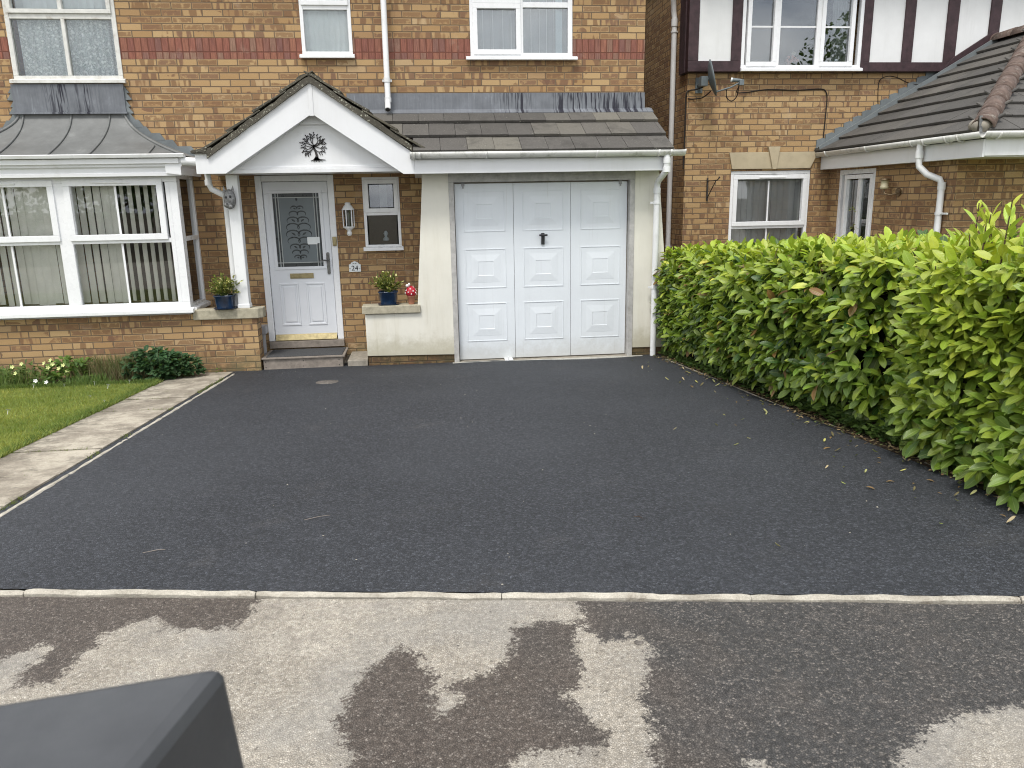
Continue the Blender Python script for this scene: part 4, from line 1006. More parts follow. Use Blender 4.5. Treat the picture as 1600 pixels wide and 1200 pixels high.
# ------------------------------------------------------------------ things at the front door
st=thing('door_step',(-1.52,9.5,0),'weathered grey timber step in front of the white front door','step')
m=MB(); m.box(-1.985,-1.055,9.225,9.25,.0,.125); m.build('riser_board',M['stepwood'],st,bev=.003)
m=MB(); m.box(-1.08,-1.056,9.251,9.735,.0,.123); m.build('side_board',M['stepwood'],st,bev=.003)
m=MB(); m.box(-1.984,-1.96,9.251,9.735,0,.123); m.build('side_board',M['stepwood'],st,bev=.003)
m=MB(); m.box(-2.0,-1.03,9.205,9.735,.126,.146); m.build('tread',M['stepwood'],st,bev=.004)
for x in (-1.96,-1.52,-1.10):
    for z in (.03,.095): m=MB(); m.tube([(x,9.226,z),(x,9.2225,z)],.006,8); m.build('nail',M['darkiron'],st)
m=MB(); m.box(-1.955,-1.06,9.235,9.70,.1465,.154); o=m.build('doormat',M['rubber'],bev=.003); tag(o,'dark grey ribbed mat lying on the timber door step','doormat')

# wall lantern
lamp=thing('wall_lantern',(-.925,9.69,1.55),'white half-lantern lamp on the brick wall between door and porch window','lamp')
m=MB(); c=(-.925,9.715,0)
m.lathe([(.018,1.53),(.03,1.545),(.032,1.565),(.02,1.59),(.045,1.612),(.07,1.63),(.07,1.642)],10,c); m.build('base',M['upvc'],lamp)
m=MB(); m.lathe([(.076,1.838),(.072,1.85),(.05,1.885),(.034,1.90),(.036,1.915),(.028,1.925),(.006,1.928)],10,c); m.build('cap',M['upvc'],lamp)
m=MB()
for k in range(6):
    a=2*math.pi*k/6+.2; x=c[0]+.066*math.cos(a); yy_=c[1]+.066*math.sin(a); x2=c[0]+.064*math.cos(a); m.tube([(x2,yy_,1.64),(x,yy_,1.84)],.0075,6)
m.build('cage',M['upvc'],lamp)
m=MB(); m.lathe([(.050,1.642),(.052,1.838)],10,c); m.build('lamp_glass',M['glasslamp'],lamp)
m=MB(); m.lathe([(.012,1.645),(.014,1.72),(.020,1.74),(.018,1.79),(.004,1.81)],10,c); m.build('bulb',M['card'],lamp)
m=MB(); m.box(-.945,-.905,9.74,9.80,1.575,1.64); m.build('wall_bracket',M['upvc'],lamp,bev=.004)

# house number
npl=thing('number_plaque',(-.893,9.785,1.08),'small white arched plaque numbered 24 on the porch brickwork','house number')
P=[(-.965,1.085),(-.82,1.085),(-.82,1.175),(-.838,1.18),(-.855,1.20),(-.893,1.216),(-.931,1.20),(-.948,1.18),(-.965,1.175)]
m=MB(); m.prism(P,9.778,9.797,'y'); m.build('plaque',M['card'],npl,bev=.003)
def text(body, size, loc, mat, parent, name, ext=.002):
    cu=bpy.data.curves.new(name,'FONT'); cu.body=body; cu.size=size; cu.extrude=ext; cu.align_x='CENTER'; cu.align_y='CENTER'
    tmp=bpy.data.objects.new(name,cu); COL.objects.link(tmp); bpy.context.view_layer.update()
    me=bpy.data.meshes.new_from_object(tmp.evaluated_get(bpy.context.evaluated_depsgraph_get())); bpy.data.objects.remove(tmp)
    me.materials.clear(); me.materials.append(mat); o=bpy.data.objects.new(name,me)
    return link(o,parent,Matrix.Translation(loc)@Matrix.Rotation(math.pi/2,4,'X'))
text('24',.085,(-.893,9.777,1.128),M['black'],npl,'numerals')
m=MB()
for s_ in (-1,1):
    leafpoly(m,-.893+s_*.052,1.128,0 if s_>0 else math.pi,.016,.005,9.775,9.778); leafpoly(m,-.893,1.183,math.pi/2-s_*R(65),.032,.004,9.775,9.778)
m.build('decoration',M['steel'],npl)

# tree emblem on the gable
def tree_emblem():
    m=MB(); rnd=random.Random(4); y0,y1=9.041,9.049; cx,cz=-1.19,2.535; Rr=.135
    def seg(a,b,wa,wb):
        d=Vector((b[0]-a[0],b[1]-a[1]));
        if d.length<1e-5: return
        n=Vector((-d.y,d.x)).normalized()
        m.prism([(a[0]+n.x*wa,a[1]+n.y*wa),(a[0]-n.x*wa,a[1]-n.y*wa),(b[0]-n.x*wb,b[1]-n.y*wb),(b[0]+n.x*wb,b[1]+n.y*wb)],y0,y1,'y')
    T=[(cx+.022,2.395),(cx+.03,2.435),(cx+.02,2.475),(cx+.003,2.51),(cx+.006,2.545)]; Ws=[.020,.014,.010,.009,.008]
    for i in range(4): seg(T[i],T[i+1],Ws[i],Ws[i+1])
    m.prism([(cx-.02,2.385),(cx+.07,2.385),(cx+.04,2.42),(cx+.008,2.42)],y0,y1,'y')
    for (dx,dz) in ((-.06,-.012),(-.03,-.022),(0,-.024),(.035,-.024),(.07,-.016),(.10,-.004)): seg((cx+.02,2.398),(cx+.02+dx,2.395+dz),.007,.0015)
    for j,a in enumerate((-28,-8,12,32,50,68,86,104,124,144,164,186,206,226)):
        a=R(a); q=(cx+.005,2.525+.02*(j%2)); Lb=Rr*rnd.uniform(.84,1.0); tgt=(cx+math.cos(a)*Lb,cz+math.sin(a)*Lb); n=5
        nx,nz=-math.sin(a),math.cos(a); bend=rnd.choice((-1,1))*rnd.uniform(.012,.03); pts=[]
        for k in range(n+1):
            t=k/n; bb=bend*math.sin(math.pi*t); pts.append((q[0]+(tgt[0]-q[0])*t+nx*bb,q[1]+(tgt[1]-q[1])*t+nz*bb))
        for k in range(n):
            seg(pts[k],pts[k+1],.0042*(1-k/n*.6),.0042*(1-(k+1)/n*.6))
            if k>=2:
                for sg in (-1,1):
                    d=a+sg*.7; e=(pts[k][0]+math.cos(d)*.022,pts[k][1]+math.sin(d)*.022)
                    if (k+sg)%2==0 or k==4: seg(pts[k],e,.0018,.0012); leafpoly(m,e[0]-math.cos(d)*.006,e[1]-math.sin(d)*.006,d,.022,.0052,y0,y1)
        leafpoly(m,pts[-1][0],pts[-1][1],a,.024,.006,y0,y1)
    o=m.build('tree_emblem',M['darkiron']); tag(o,'small dark metal tree silhouette mounted on the white porch gable','ornament')
tree_emblem()

# cat-face ornament on the post
cat=thing('cat_face_ornament',(-2.19,9.12,2.0),'grey metal cat face ornament hung at the top of the porch post','ornament')
m=MB(); m.ball((-2.165,9.145,1.985),.095,.72,.42,1.15,18,12)
m.ball((-2.185,9.115,1.925),.045,1,.7,.8,12,8); m.ball((-2.155,9.108,1.905),.03,1,.8,.9,10,7)
o=m.build('face',M['pewter'],cat)
for dx,tx in ((-.045,-.012),(.035,.012)):
    m=MB(); m.add([(-2.165+dx-.025,9.14,2.06),(-2.165+dx+.025,9.14,2.06),(-2.165+dx,9.165,2.05),(-2.165+dx+tx,9.145,2.135)],[(0,1,3),(1,2,3),(2,0,3),(0,2,1)]); m.build('ear',M['pewter'],cat)
m=MB(); m.ball((-2.195,9.112,2.005),.013,1,.6,1.2,10,6); m.ball((-2.150,9.108,2.012),.013,1,.6,1.2,10,6); m.ball((-2.185,9.082,1.935),.009,1.2,.6,.8,8,5); m.build('eye',M['black'],cat)

# ------------------------------------------------------------------ leaves
def leaves(name, L, mat, parent=None, rows=4, label=None, seed=0):
    """L: list of (pos, dir, up, length, width, colour, curl, fold)"""
    vs=[];fs=[];cols=[];uvs=[]
    shape=[(0,0),(.16,.55),(.40,.95),(.66,1.0),(.86,.62),(1,0)] if rows>=4 else [(0,0),(.35,1.0),(.75,.8),(1,0)]
    for (p,d,u,le,wi,c,curl,fold) in L:
        d=d.normalized(); s=d.cross(u); 
        if s.length<1e-4: s=d.orthogonal()
        s.normalize(); n=s.cross(d).normalized(); b=len(vs)
        for k,(t,w) in enumerate(shape):
            cc=p+d*(le*t*(1-.25*abs(curl)*t))+n*(curl*le*(-(t*t))*.55)
            if w==0: vs.append(cc); cols.append(c); uvs.append((.5,t))
            else:
                f=n*(fold*wi*w*.5)
                vs+=[cc-s*(wi*.5*w)+f,cc,cc+s*(wi*.5*w)+f]; cols+=[c]*3; uvs+=[(0,t),(.5,t),(1,t)]
        K=len(shape)-2
        fs+=[(b,b+2,b+1),(b,b+3,b+2)]
        for k in range(K-1):
            a=b+1+3*k; fs+=[(a,a+1,a+4,a+3),(a+1,a+2,a+5,a+4)]
        a=b+1+3*(K-1); e=b+1+3*K; fs+=[(a,a+1,e),(a+1,a+2,e)]
    me=bpy.data.meshes.new(name); me.from_pydata([tuple(v) for v in vs],[],fs)
    me.polygons.foreach_set('use_smooth',[True]*len(fs))
    at=me.attributes.new('tintc','FLOAT_COLOR','POINT'); flat=[]
    for c in cols: flat+=[c[0],c[1],c[2],1]
    at.data.foreach_set('color',flat)
    uvl=me.uv_layers.new(name='UVMap'); idx=[0]*len(me.loops); me.loops.foreach_get('vertex_index',idx); fl=[]
    for i in idx: fl+=uvs[i]
    uvl.data.foreach_set('uv',fl)
    me.materials.append(mat); o=bpy.data.objects.new(name,me); link(o,parent)
    if label: o['label']=label
    return o
def rv(rnd): 
    while True:
        v=Vector((rnd.uniform(-1,1),rnd.uniform(-1,1),rnd.uniform(-1,1)))
        if .05<v.length<1: return v.normalized()
def shade(c,rnd,k=.18):
    f=1+rnd.uniform(-k,k); return (c[0]*f*(1+rnd.uniform(-.12,.12)),c[1]*f,c[2]*f)
def shoot(L, rnd, base, d, n, le, wi, colf, spread=.95, step=.02, curl=.35, start=0):
    d=d.normalized(); a0=rnd.uniform(0,6.28); x=d.orthogonal().normalized(); y=d.cross(x)
    for k in range(n):
        a=a0+k*2.4; t=k/max(1,n-1)
        r=(x*math.cos(a)+y*math.sin(a)); sp=spread*(1.15-.75*t)
        dd=(d*math.cos(sp)+r*math.sin(sp)).normalized(); dd=(dd+Vector((0,0,-.12))).normalized()
        l=le*rnd.uniform(.55,1.2)*(1-.25*t)
        L.append((base+d*(start+step*k),dd,(d+Vector((0,0,.6))+rv(rnd)*.25).normalized(),l,wi/le*l,colf(t,rnd),curl*rnd.uniform(.3,1.3),rnd.uniform(.15,.5)))

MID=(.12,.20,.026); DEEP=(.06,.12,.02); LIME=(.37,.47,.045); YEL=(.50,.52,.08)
def mixc(a,b,t): t=max(0,min(1,t)); return tuple(a[i]*(1-t)+b[i]*t for i in range(3))
def hedge():
    rnd=random.Random(21); L=[]
    h=thing('laurel_hedge',(3.3,7,0),'clipped bright green laurel hedge along the right side of the drive','hedge')
    H=1.18; X1=4.15
    def xf(y): return 2.93+.05*math.sin(y*1.7)+(.0 if y>5 else 0)
    def top(x,y): return gz(0,y)+H+.05*noise.noise(Vector((x*1.3,y*1.3,2)))
    Y0,Y1=4.70,9.15
    # front face, top, far end and near end
    def place(p,nrm,up_t,hf):
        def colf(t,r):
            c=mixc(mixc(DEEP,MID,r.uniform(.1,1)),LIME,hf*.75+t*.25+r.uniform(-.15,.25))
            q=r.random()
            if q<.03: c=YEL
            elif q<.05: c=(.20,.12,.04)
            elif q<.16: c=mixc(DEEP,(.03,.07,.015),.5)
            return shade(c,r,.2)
        d=(nrm*1.0+Vector((0,0,up_t))+rv(rnd)*.45)
        shoot(L,rnd,p,d,rnd.randint(6,8),.168,.062,colf,1.05,.017,.45)
    n=0
    for i in range(900):
        y=rnd.uniform(Y0,Y1); zb=gz(0,y); f=rnd.random(); z=zb+.14+(top(3,y)-zb-.16)*f
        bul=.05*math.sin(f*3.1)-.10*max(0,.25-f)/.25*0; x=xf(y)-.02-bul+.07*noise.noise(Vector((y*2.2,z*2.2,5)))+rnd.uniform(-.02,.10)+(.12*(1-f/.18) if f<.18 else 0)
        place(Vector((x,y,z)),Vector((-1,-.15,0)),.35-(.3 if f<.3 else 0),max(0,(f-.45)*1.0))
    for i in range(720):
        y=rnd.uniform(Y0,Y1+.1); x=xf(y)+rnd.random()**1.2*(X1-xf(y)); z=top(x,y)+rnd.uniform(-.10,.01)
        place(Vector((x,y,z)),Vector((-.2,0,.9)),.6,.9)
    for i in range(170):
        x=rnd.uniform(2.95,X1); f=rnd.random(); z=.1+(H-.1)*f; place(Vector((x,Y1+.02,z)),Vector((0,1,0)),.3,f*.6)
    for i in range(220):
        x=rnd.uniform(2.98,X1); f=rnd.random(); zb=gz(0,Y0); z=zb+.1+(H-.1)*f; place(Vector((x,Y0+rnd.uniform(0,.15),z)),Vector((-.2,-1,0)),.3,f*.6)
    # upright new shoots poking out of the top
    for i in range(60):
        y=rnd.uniform(Y0,Y1); x=rnd.uniform(2.98,3.9); z=top(x,y)-.02
        shoot(L,rnd,Vector((x,y,z)),Vector((rnd.uniform(-.3,.3),rnd.uniform(-.3,.3),1)),8,.10,.036,lambda t,r:shade(mixc(LIME,YEL,t*.6),r),.6,.022,.25)
    leaves('foliage',L,M['laurel'],h)
    print('hedge leaves',len(L))
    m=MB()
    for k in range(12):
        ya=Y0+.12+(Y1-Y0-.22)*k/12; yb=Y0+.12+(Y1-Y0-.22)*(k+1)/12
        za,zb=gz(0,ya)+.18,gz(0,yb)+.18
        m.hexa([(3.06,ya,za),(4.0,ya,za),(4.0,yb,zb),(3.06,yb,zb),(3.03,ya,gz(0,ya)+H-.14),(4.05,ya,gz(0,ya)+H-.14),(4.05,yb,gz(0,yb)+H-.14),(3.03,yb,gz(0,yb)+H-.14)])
    m.build('shade_core',M['hedgecore'],h)  # solid dark block standing for the hedge's shaded inside, stops see-through
    m=MB()
    for i in range(34):
        y=rnd.uniform(Y0+.1,Y1-.1); x=rnd.uniform(3.1,3.9); m.tube([(x,y,gz(0,y)-.03),(x+rnd.uniform(-.08,.05),y+rnd.uniform(-.05,.05),gz(0,y)+.25),(x+rnd.uniform(-.15,.05),y,gz(0,y)+.5)],[.016,.012,.008],6)
    m.build('stem',M['bark'],h)
hedge()

def laurel_bush():
    rnd=random.Random(33); L=[]
    h=thing('laurel_shrub',(3.55,3.9,0),'tall loose yellow-green laurel shrub nearest the camera at the right edge','shrub')
    mbs=MB()
    def big(p,d,n,le=.14,hf=.6,step=.034,stem=True,spread=.95):
        d=d.normalized()
        if stem: mbs.tube([p-d*.10,p+d*(step*n*.5),p+d*step*n],[.005,.004,.002],5)
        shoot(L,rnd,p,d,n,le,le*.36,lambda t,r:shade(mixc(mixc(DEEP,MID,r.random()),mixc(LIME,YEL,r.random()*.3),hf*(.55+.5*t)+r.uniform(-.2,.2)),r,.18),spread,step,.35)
    # body of the bush
    for i in range(470):
        y=rnd.uniform(3.0,4.38); zb=gz(0,y); f=rnd.random()
        prof=.10*math.sin(min(1,f*1.2)*math.pi)
        x=2.99+rnd.uniform(-.04,.10)+.20*noise.noise(Vector((y*1.6,f*3,7)))-.02+(.30*(y-4.0) if y>4.0 else 0)*.5
        z=zb+.07+f*(1.04+.10*max(0,(4.35-y))+.10*noise.noise(Vector((y*3,x*3,1))))
        d=Vector((-1,-.35,.55 if f>.3 else .1))+rv(rnd)*.5
        big(Vector((x,y,z)),d,rnd.randint(6,8),.158,.12+.75*f,.022,False,1.05)
    for i in range(210):
        y=rnd.uniform(3.0,4.5); x=rnd.uniform(3.0,4.3); z=gz(0,y)+1.03+.10*max(0,(4.35-y))+rnd.uniform(-.18,.08)
        big(Vector((x,y,z)),Vector((-.15,-.1,1))+rv(rnd)*.45,8,.15,.95,.026,False,.9)
    # tall upright shoots above the hedge line
    for (x,y,z0,z1,dx,n) in ((3.30,4.15,1.35,1.78,-.10,13),(3.42,4.0,1.4,1.93,.02,14),(3.25,4.35,1.3,1.62,-.08,10),(3.38,3.85,1.4,1.95,.06,14),(3.2,4.55,1.25,1.62,-.12,10),(3.5,4.3,1.4,1.80,.05,12),
                            (3.1,4.62,1.2,1.55,-.05,9),(3.6,4.1,1.5,2.0,.08,12),(3.34,4.3,1.4,1.72,-.02,11),(3.15,4.2,1.2,1.6,-.12,10),(3.45,3.7,1.4,1.95,0,13),(3.22,3.95,1.3,1.75,-.06,12),(3.3,3.65,1.3,1.85,-.04,12),(3.12,4.5,1.25,1.66,-.04,10),(3.02,4.3,1.2,1.60,-.04,10),(3.15,4.15,1.3,1.80,.02,12),(3.02,3.95,1.25,1.78,0,12),(2.95,4.25,1.1,1.50,-.05,9),(3.05,3.85,1.3,1.88,.02,13),(2.92,4.10,1.1,1.52,-.06,10),(3.2,4.25,1.35,1.86,.03,12),(3.08,4.05,1.3,1.72,-.05,11)):
        p=Vector((x,y,z0)); e=Vector((x+dx,y+rnd.uniform(-.05,.05),z1)); d=(e-p); LL=d.length; mbs.tube([p-Vector((0,0,.25)),p,e],[.007,.006,.003],6)
        shoot(L,rnd,p,d,n,.175,.060,lambda t,r:shade(mixc(LIME,YEL,t*.35+r.uniform(-.1,.15)),r,.16),.85,LL/n,.3)
    # sprays leaning out over the drive
    for (p,e,n) in (((3.15,4.55,.72),(2.78,4.35,1.05),8),((3.1,4.2,.62),(2.80,4.05,.72),7),((3.1,3.9,.6),(2.84,3.72,.66),6),((3.12,4.85,.9),(2.82,4.7,1.02),7),((3.1,3.55,.62),(2.86,3.4,.60),7),((3.1,3.3,.60),(2.86,3.15,.6),7),((3.15,4.35,1.2),(2.92,4.2,1.42),8)):
        p=Vector(p); e=Vector(e); mbs.tube([p,(p+e)/2+Vector((0,0,.03)),e],[.006,.005,.003],6)
        shoot(L,rnd,p+(e-p)*.25,e-p,n,.14,.055,lambda t,r:shade(mixc(MID,LIME,.3+.4*t+r.uniform(-.2,.2)),r,.15),1.0,(e-p).length*.75/n,.35)
    leaves('foliage',L,M['laurel'],h); mbs.build('stem',M['bark'],h)
    print('shrub leaves',len(L))
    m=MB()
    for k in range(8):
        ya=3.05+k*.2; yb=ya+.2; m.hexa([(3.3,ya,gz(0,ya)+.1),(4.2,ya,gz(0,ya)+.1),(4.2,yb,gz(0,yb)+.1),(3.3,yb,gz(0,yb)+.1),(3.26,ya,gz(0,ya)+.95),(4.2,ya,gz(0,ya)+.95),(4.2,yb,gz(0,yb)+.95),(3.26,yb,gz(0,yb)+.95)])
    m.build('shade_core',M['hedgecore'],h)  # dark block again, painted as the shade within the shrub
laurel_bush()

# weedy stem standing above the hedge in front of the neighbour's window
def weed():
    rnd=random.Random(8); m=MB(); p=[(3.9,6.9,1.2),(3.93,6.9,1.45),(3.95,6.88,1.62),(3.92,6.88,1.78)]; m.tube(p,[.004,.003,.002,.001],5)
    w=thing('weed',(3.9,6.9,1.2),'thin weed stem rising above the hedge before the window','weed')
    m.build('stem',M['bark'],w); L=[]
    for q in p[1:]:
        for k in range(7): d=rv(rnd); d.z*=.3; L.append((Vector(q)+rv(rnd)*.015,d,Vector((0,0,1)),.05,.02,(.14,.13,.06),.3,.2))
    leaves('foliage',L,M['leafsoft'],w,rows=3)
weed()

# ivy and ground cover along the hedge foot
def ivy():
    rnd=random.Random(14); L=[]
    for i in range(2600):
        y=3.15+5.9*rnd.random(); dens=1 if 3.7<y<6.2 else .45
        if rnd.random()>dens: continue
        x=2.90-.10*max(0,(y-3.2))/5.5+.02+abs(rnd.gauss(0,.12)); z=gz(0,y)+.015+rnd.random()*.09*(1 if 4.2<y<6.5 else .6)
        for k in range(2):
            d=rv(rnd); d.z=abs(d.z)*.4; L.append((Vector((x,y,z)),d,Vector((0,0,1))+rv(rnd)*.5,rnd.uniform(.03,.055),rnd.uniform(.028,.05),shade(mixc((.035,.07,.018),(.09,.15,.03),rnd.random()),rnd),.3,.2))
    o=leaves('ivy',L,M['leafsoft'],rows=3); tag(o,'dark ivy and weeds creeping along the foot of the hedge','ivy',kind='stuff')
ivy()
def litter():
    rnd=random.Random(41); L=[]
    for i in range(1500):
        y=2.6+6.4*rnd.random(); x=2.90-.10*max(0,(y-3.2))/5.5+rnd.gauss(.03,.055); c=rnd.choice(((.16,.10,.05),(.24,.17,.09),(.10,.07,.04),(.30,.24,.13),(.12,.13,.05)))
        d=rv(rnd); d.z*=.15; L.append((Vector((x,y,gz(0,y)+.012+.01*rnd.random())),d,Vector((0,0,1))+rv(rnd)*.3,rnd.uniform(.012,.045),rnd.uniform(.006,.02),shade(c,rnd,.3),rnd.uniform(-.5,.5),.3))
    o=leaves('leaf_litter',L,M['deadleaf'],rows=3); tag(o,'brown leaf litter strewn over the edging under the hedge','leaf litter',kind='stuff')
litter()

# fallen leaves
def fallen():
    rnd=random.Random(77); protos=[]
    for k in range(6):
        c=[(.42,.40,.12),(.30,.30,.13),(.20,.13,.06),(.40,.33,.20),(.34,.40,.10),(.12,.10,.05)][k]
        o=leaves('fallen_leaf',[(Vector((-.05,0,.006)),Vector((1,0,.05)),Vector((0,0,1)),.10,.034,c,[-.5,-.7,.3,-.9,-.4,-.8][k],[.4,.8,.6,1.0,.4,.7][k])],M['deadleaf'],rows=4)
        protos.append(o)
    cn=['yellow-green','dull green','dark brown','pale tan','lime green','blackish brown']
    def put(k,x,y,rz,sc,first):
        o=protos[k] if first else protos[k].copy()
        if not first: COL.objects.link(o)
        o.matrix_basis=Matrix.Translation((x,y,gz(x,y)+.008))@Matrix.Rotation(rz,4,'Z')@Matrix.Rotation(rnd.uniform(-.1,.1),4,'X')@Matrix.Scale(sc,4)
        o['category']='leaf'; o['group']='fallen leaves along the hedge'; return o
    used=set(); 
    spots=[(2.42,3.42,0),(2.27,4.02,3),(1.97,4.62,1),(2.12,4.78,0),(2.20,5.2,2),(2.32,5.35,1),(2.25,5.55,0),(2.05,5.2,3),(1.73,5.15,3),(1.45,2.92,3),(2.3,3.05,4),(2.20,3.72,4),(2.44,3.9,1),(2.36,4.0,3),(2.42,4.22,1),(2.30,3.62,2),(2.5,3.55,5)]
    for i in range(85):
        y=3.0+6.0*rnd.random(); x=2.84-.09*max(0,(y-3.2))/5.5-abs(rnd.gauss(0,.17)); spots.append((x,y,rnd.choice((0,1,2,3,3,5,2,2,5,1))))
    for x,y,k in spots:
        first=k not in used; used.add(k); o=put(k,x,y,rnd.uniform(0,6.28),rnd.uniform(.22,.62),first)
        o['label']='%s fallen laurel leaf on the asphalt beside the hedge'%cn[k]
fallen()

# small bits on the asphalt: pale crumbs and twigs
def grit():
    rnd=random.Random(5); m=MB()
    def stone(x,y,z,r):
        m.add([(x+r*rnd.uniform(.6,1.2)*math.cos(a),y+r*rnd.uniform(.6,1.2)*math.sin(a),z) for a in (0,1.26,2.5,3.77,5.0)]+[(x,y,z+r*rnd.uniform(.5,.9))],[(0,1,5),(1,2,5),(2,3,5),(3,4,5),(4,0,5)])
    for i in range(900):
        x=rnd.uniform(-2.0,2.6); d=abs(rnd.gauss(0,.5))+.01; y=kerb_y(x)-d
        if d>1.5: continue
        stone(x,y,gz(x,y)-.012,rnd.choice((.002,.003,.003,.004,.007)))
    o=m.build('loose_grit',M['concrete'],recalc=True); tag(o,'loose grit scattered over the worn tarmac by the kerb','grit',kind='stuff')
    m=MB()
    for i in range(110):
        x=rnd.uniform(-2.1,2.7); y=kerb_y(x)+.1+rnd.random()*6.2; stone(x,y,gz(x,y)+.004,rnd.choice((.0025,.003,.004,.006)))
    o=m.build('asphalt_crumbs',M['kerb'],recalc=True); tag(o,'pale crumbs and petals scattered on the fresh asphalt','debris',kind='stuff')
    labs=[]
    for (x,y,s) in ((.66,2.27,.022),(.18,2.55,.012),(.05,2.35,.009),(-.86,2.66,.011),(-.80,2.68,.009),(1.05,2.05,.013),(.30,2.12,.011),(-.60,2.70,.008),(.36,2.30,.012),(1.35,1.95,.012)):
        m=MB(); m.ball((0,0,0),s*.62,1.3,.9,.7,7,5); m.sm=[False]*len(m.sm); m.v=[(a+s*.5*noise.noise(Vector((a*90,b*90,c*90+x))),b+s*.5*noise.noise(Vector((a*90,b*90,c*90+x+7))),c) for a,b,c in m.v]
        o=m.build('pebble',M['stonedark'],M=TW(x,y,gz(x,y)-.008)); tag(o,'small grey loose stone lying on the worn tarmac','stone','loose stones on the tarmac')
    for i,(a,b) in enumerate((((-1.32,3.33),(-1.23,3.355)),((-.66,3.65),(-.54,3.70)),((.95,3.41),(.985,3.37)))):
        m=MB(); mid=((a[0]+b[0])/2+.01,(a[1]+b[1])/2+.015); m.tube([(p[0],p[1],gz(*p)+.010) for p in (a,mid,b)],[.0014,.0018,.001],5)
        o=m.build('twig',M['bark' if i==2 else 'stepwood']); tag(o,['pale short twig on the asphalt at left','thin forked twig in the middle of the drive','dark curved twig on the right half of the drive'][i],'twig')
grit()
m=MB(); m.lathe([(.001,.0),(.115,.0),(.12,-.01),(.12,-.03)],28,(0,0,.012),1,1); o=m.build('drain_cover',M['stonedark'],M=TW(-1.10,8.06,gz(0,8.06))@Matrix.Rotation(-R(4),4,'X')); tag(o,'round grey drain cover set in the asphalt near the door','drain cover')
m=MB(); m.box(.26,2.62,9.10,9.185,-.03,.008)
x=.27
while x<2.60:
    m.box(x,x+.012,9.055,9.10,-.03,.010); x+=.0245
o=m.build('channel_grate',M['channel']); tag(o,'narrow slotted drainage channel along the foot of the garage door','drain')
m=MB(); m.box(.24,2.64,9.045,9.19,-.035,-.006); m.build('channel_bed',M['black'],o)

# ------------------------------------------------------------------ lawn grass (uncountable)
def grass():
    rnd=random.Random(3); L=[]; vs=[];fs=[];cs=[];uvs=[]
    def blade(x,y,h,c,w=.0035,lean=.5):
        a=rnd.uniform(0,6.28); dx=math.cos(a); dy=math.sin(a); z=gz(x,y); b=len(vs); lx,ly=rnd.uniform(-lean,lean)*h,rnd.uniform(-lean,lean)*h
        vs.extend([(x-dx*w,y-dy*w,z),(x+dx*w,y+dy*w,z),(x+dx*w*.6+lx*.5,y+dy*w*.6+ly*.5,z+h*.6),(x+lx,y+ly,z+h)]); fs.extend([(b,b+1,b+2),(b,b+2,b+3)]); cs.extend([c]*4); uvs.extend([(0,0),(1,0),(1,.6),(.5,1)])
    for i in range(95000):
        y=3.9+4.65*rnd.random()**.9; xm=-1.22*y*.53-.75; x=-2.935-rnd.random()**1.15*(max(.3,-xm*0+ (y*.57+.25)-2.935+.3))
        t=noise.noise(Vector((x*1.2,y*1.2,0))); t2=noise.noise(Vector((x*7,y*7,4)))
        c=mixc((.20,.26,.055),(.36,.38,.10),.5+t*.7+t2*.5); c=shade(c,rnd,.25)
        edge=1.5 if x>-2.99 else 1
        blade(x,y,rnd.uniform(.014,.036)*edge,c,.0042,.75)
    for i in range(9000):     # longer fringe along the path and the bed
        if rnd.random()<.5: x=-2.95+rnd.gauss(-.01,.015); y=rnd.uniform(3.4,8.5)
        else: x=rnd.uniform(-5.2,-2.95); y=8.5+rnd.gauss(0,.03)
        blade(x,y,rnd.uniform(.03,.07),shade((.13,.19,.04),rnd,.3),.003,.6)
    for i in range(2500):     # tufts in the joints of the path
        k=rnd.choice([0,0,1]); 
        if k==0: x=-2.315+rnd.gauss(0,.012); y=rnd.uniform(3.1,9.0); 
        else: y=rnd.choice(ysl[1:-1])+rnd.gauss(0,.008); x=rnd.uniform(-2.93,-2.34)
        if noise.noise(Vector((x*2,y*2.5,9)))<.02: continue
        blade(x,y,rnd.uniform(.008,.03),shade((.15,.17,.05),rnd,.3),.003,.8)
    me=bpy.data.meshes.new('grass'); me.from_pydata(vs,[],fs); at=me.attributes.new('tintc','FLOAT_COLOR','POINT'); fl=[]
    for c in cs: fl+=[c[0],c[1],c[2],1]
    at.data.foreach_set('color',fl); uvl=me.uv_layers.new(name='UVMap'); idx=[0]*len(me.loops); me.loops.foreach_get('vertex_index',idx); f2=[]
    for i in idx: f2+=uvs[i]
    uvl.data.foreach_set('uv',f2); me.materials.append(M['grass']); o=bpy.data.objects.new('grass',me); link(o); tag(o,'short bright green mown grass of the lawn left of the path','grass',kind='stuff')
grass()
m=MB()   # daisy: stalk is part of the same small mesh
for k in range(10):
    a=k*.628; m.add([(0,0,.05),(.014*math.cos(a-.25),.014*math.sin(a-.25),.052),(.017*math.cos(a),.017*math.sin(a),.053),(.014*math.cos(a+.25),.014*math.sin(a+.25),.052)],[(0,1,2,3)])
m.tube([(0,0,-.01),(0,0,.05)],.0015,4)
d0=m.build('daisy',M['petalwhite'],recalc=False)
rnd=random.Random(2); first=True
for (x,y) in ((-3.35,8.15),(-3.7,6.9),(-3.05,7.3),(-3.3,7.6),(-3.8,5.6),(-3.75,5.75),(-3.6,8.44),(-3.9,8.42),(-4.2,8.4),(-3.25,8.46),(-4.4,7.2),(-4.0,6.3),(-3.5,6.2),(-4.6,8.0)):
    o=d0 if first else d0.copy()
    if not first: COL.objects.link(o)
    first=False; o.matrix_basis=Matrix.Translation((x,y,gz(x,y)))@Matrix.Rotation(R(-35),4,'X')@Matrix.Scale(rnd.uniform(.8,1.3),4)
    tag(o,'small white daisy flowering in the lawn','daisy','daisies in the lawn')

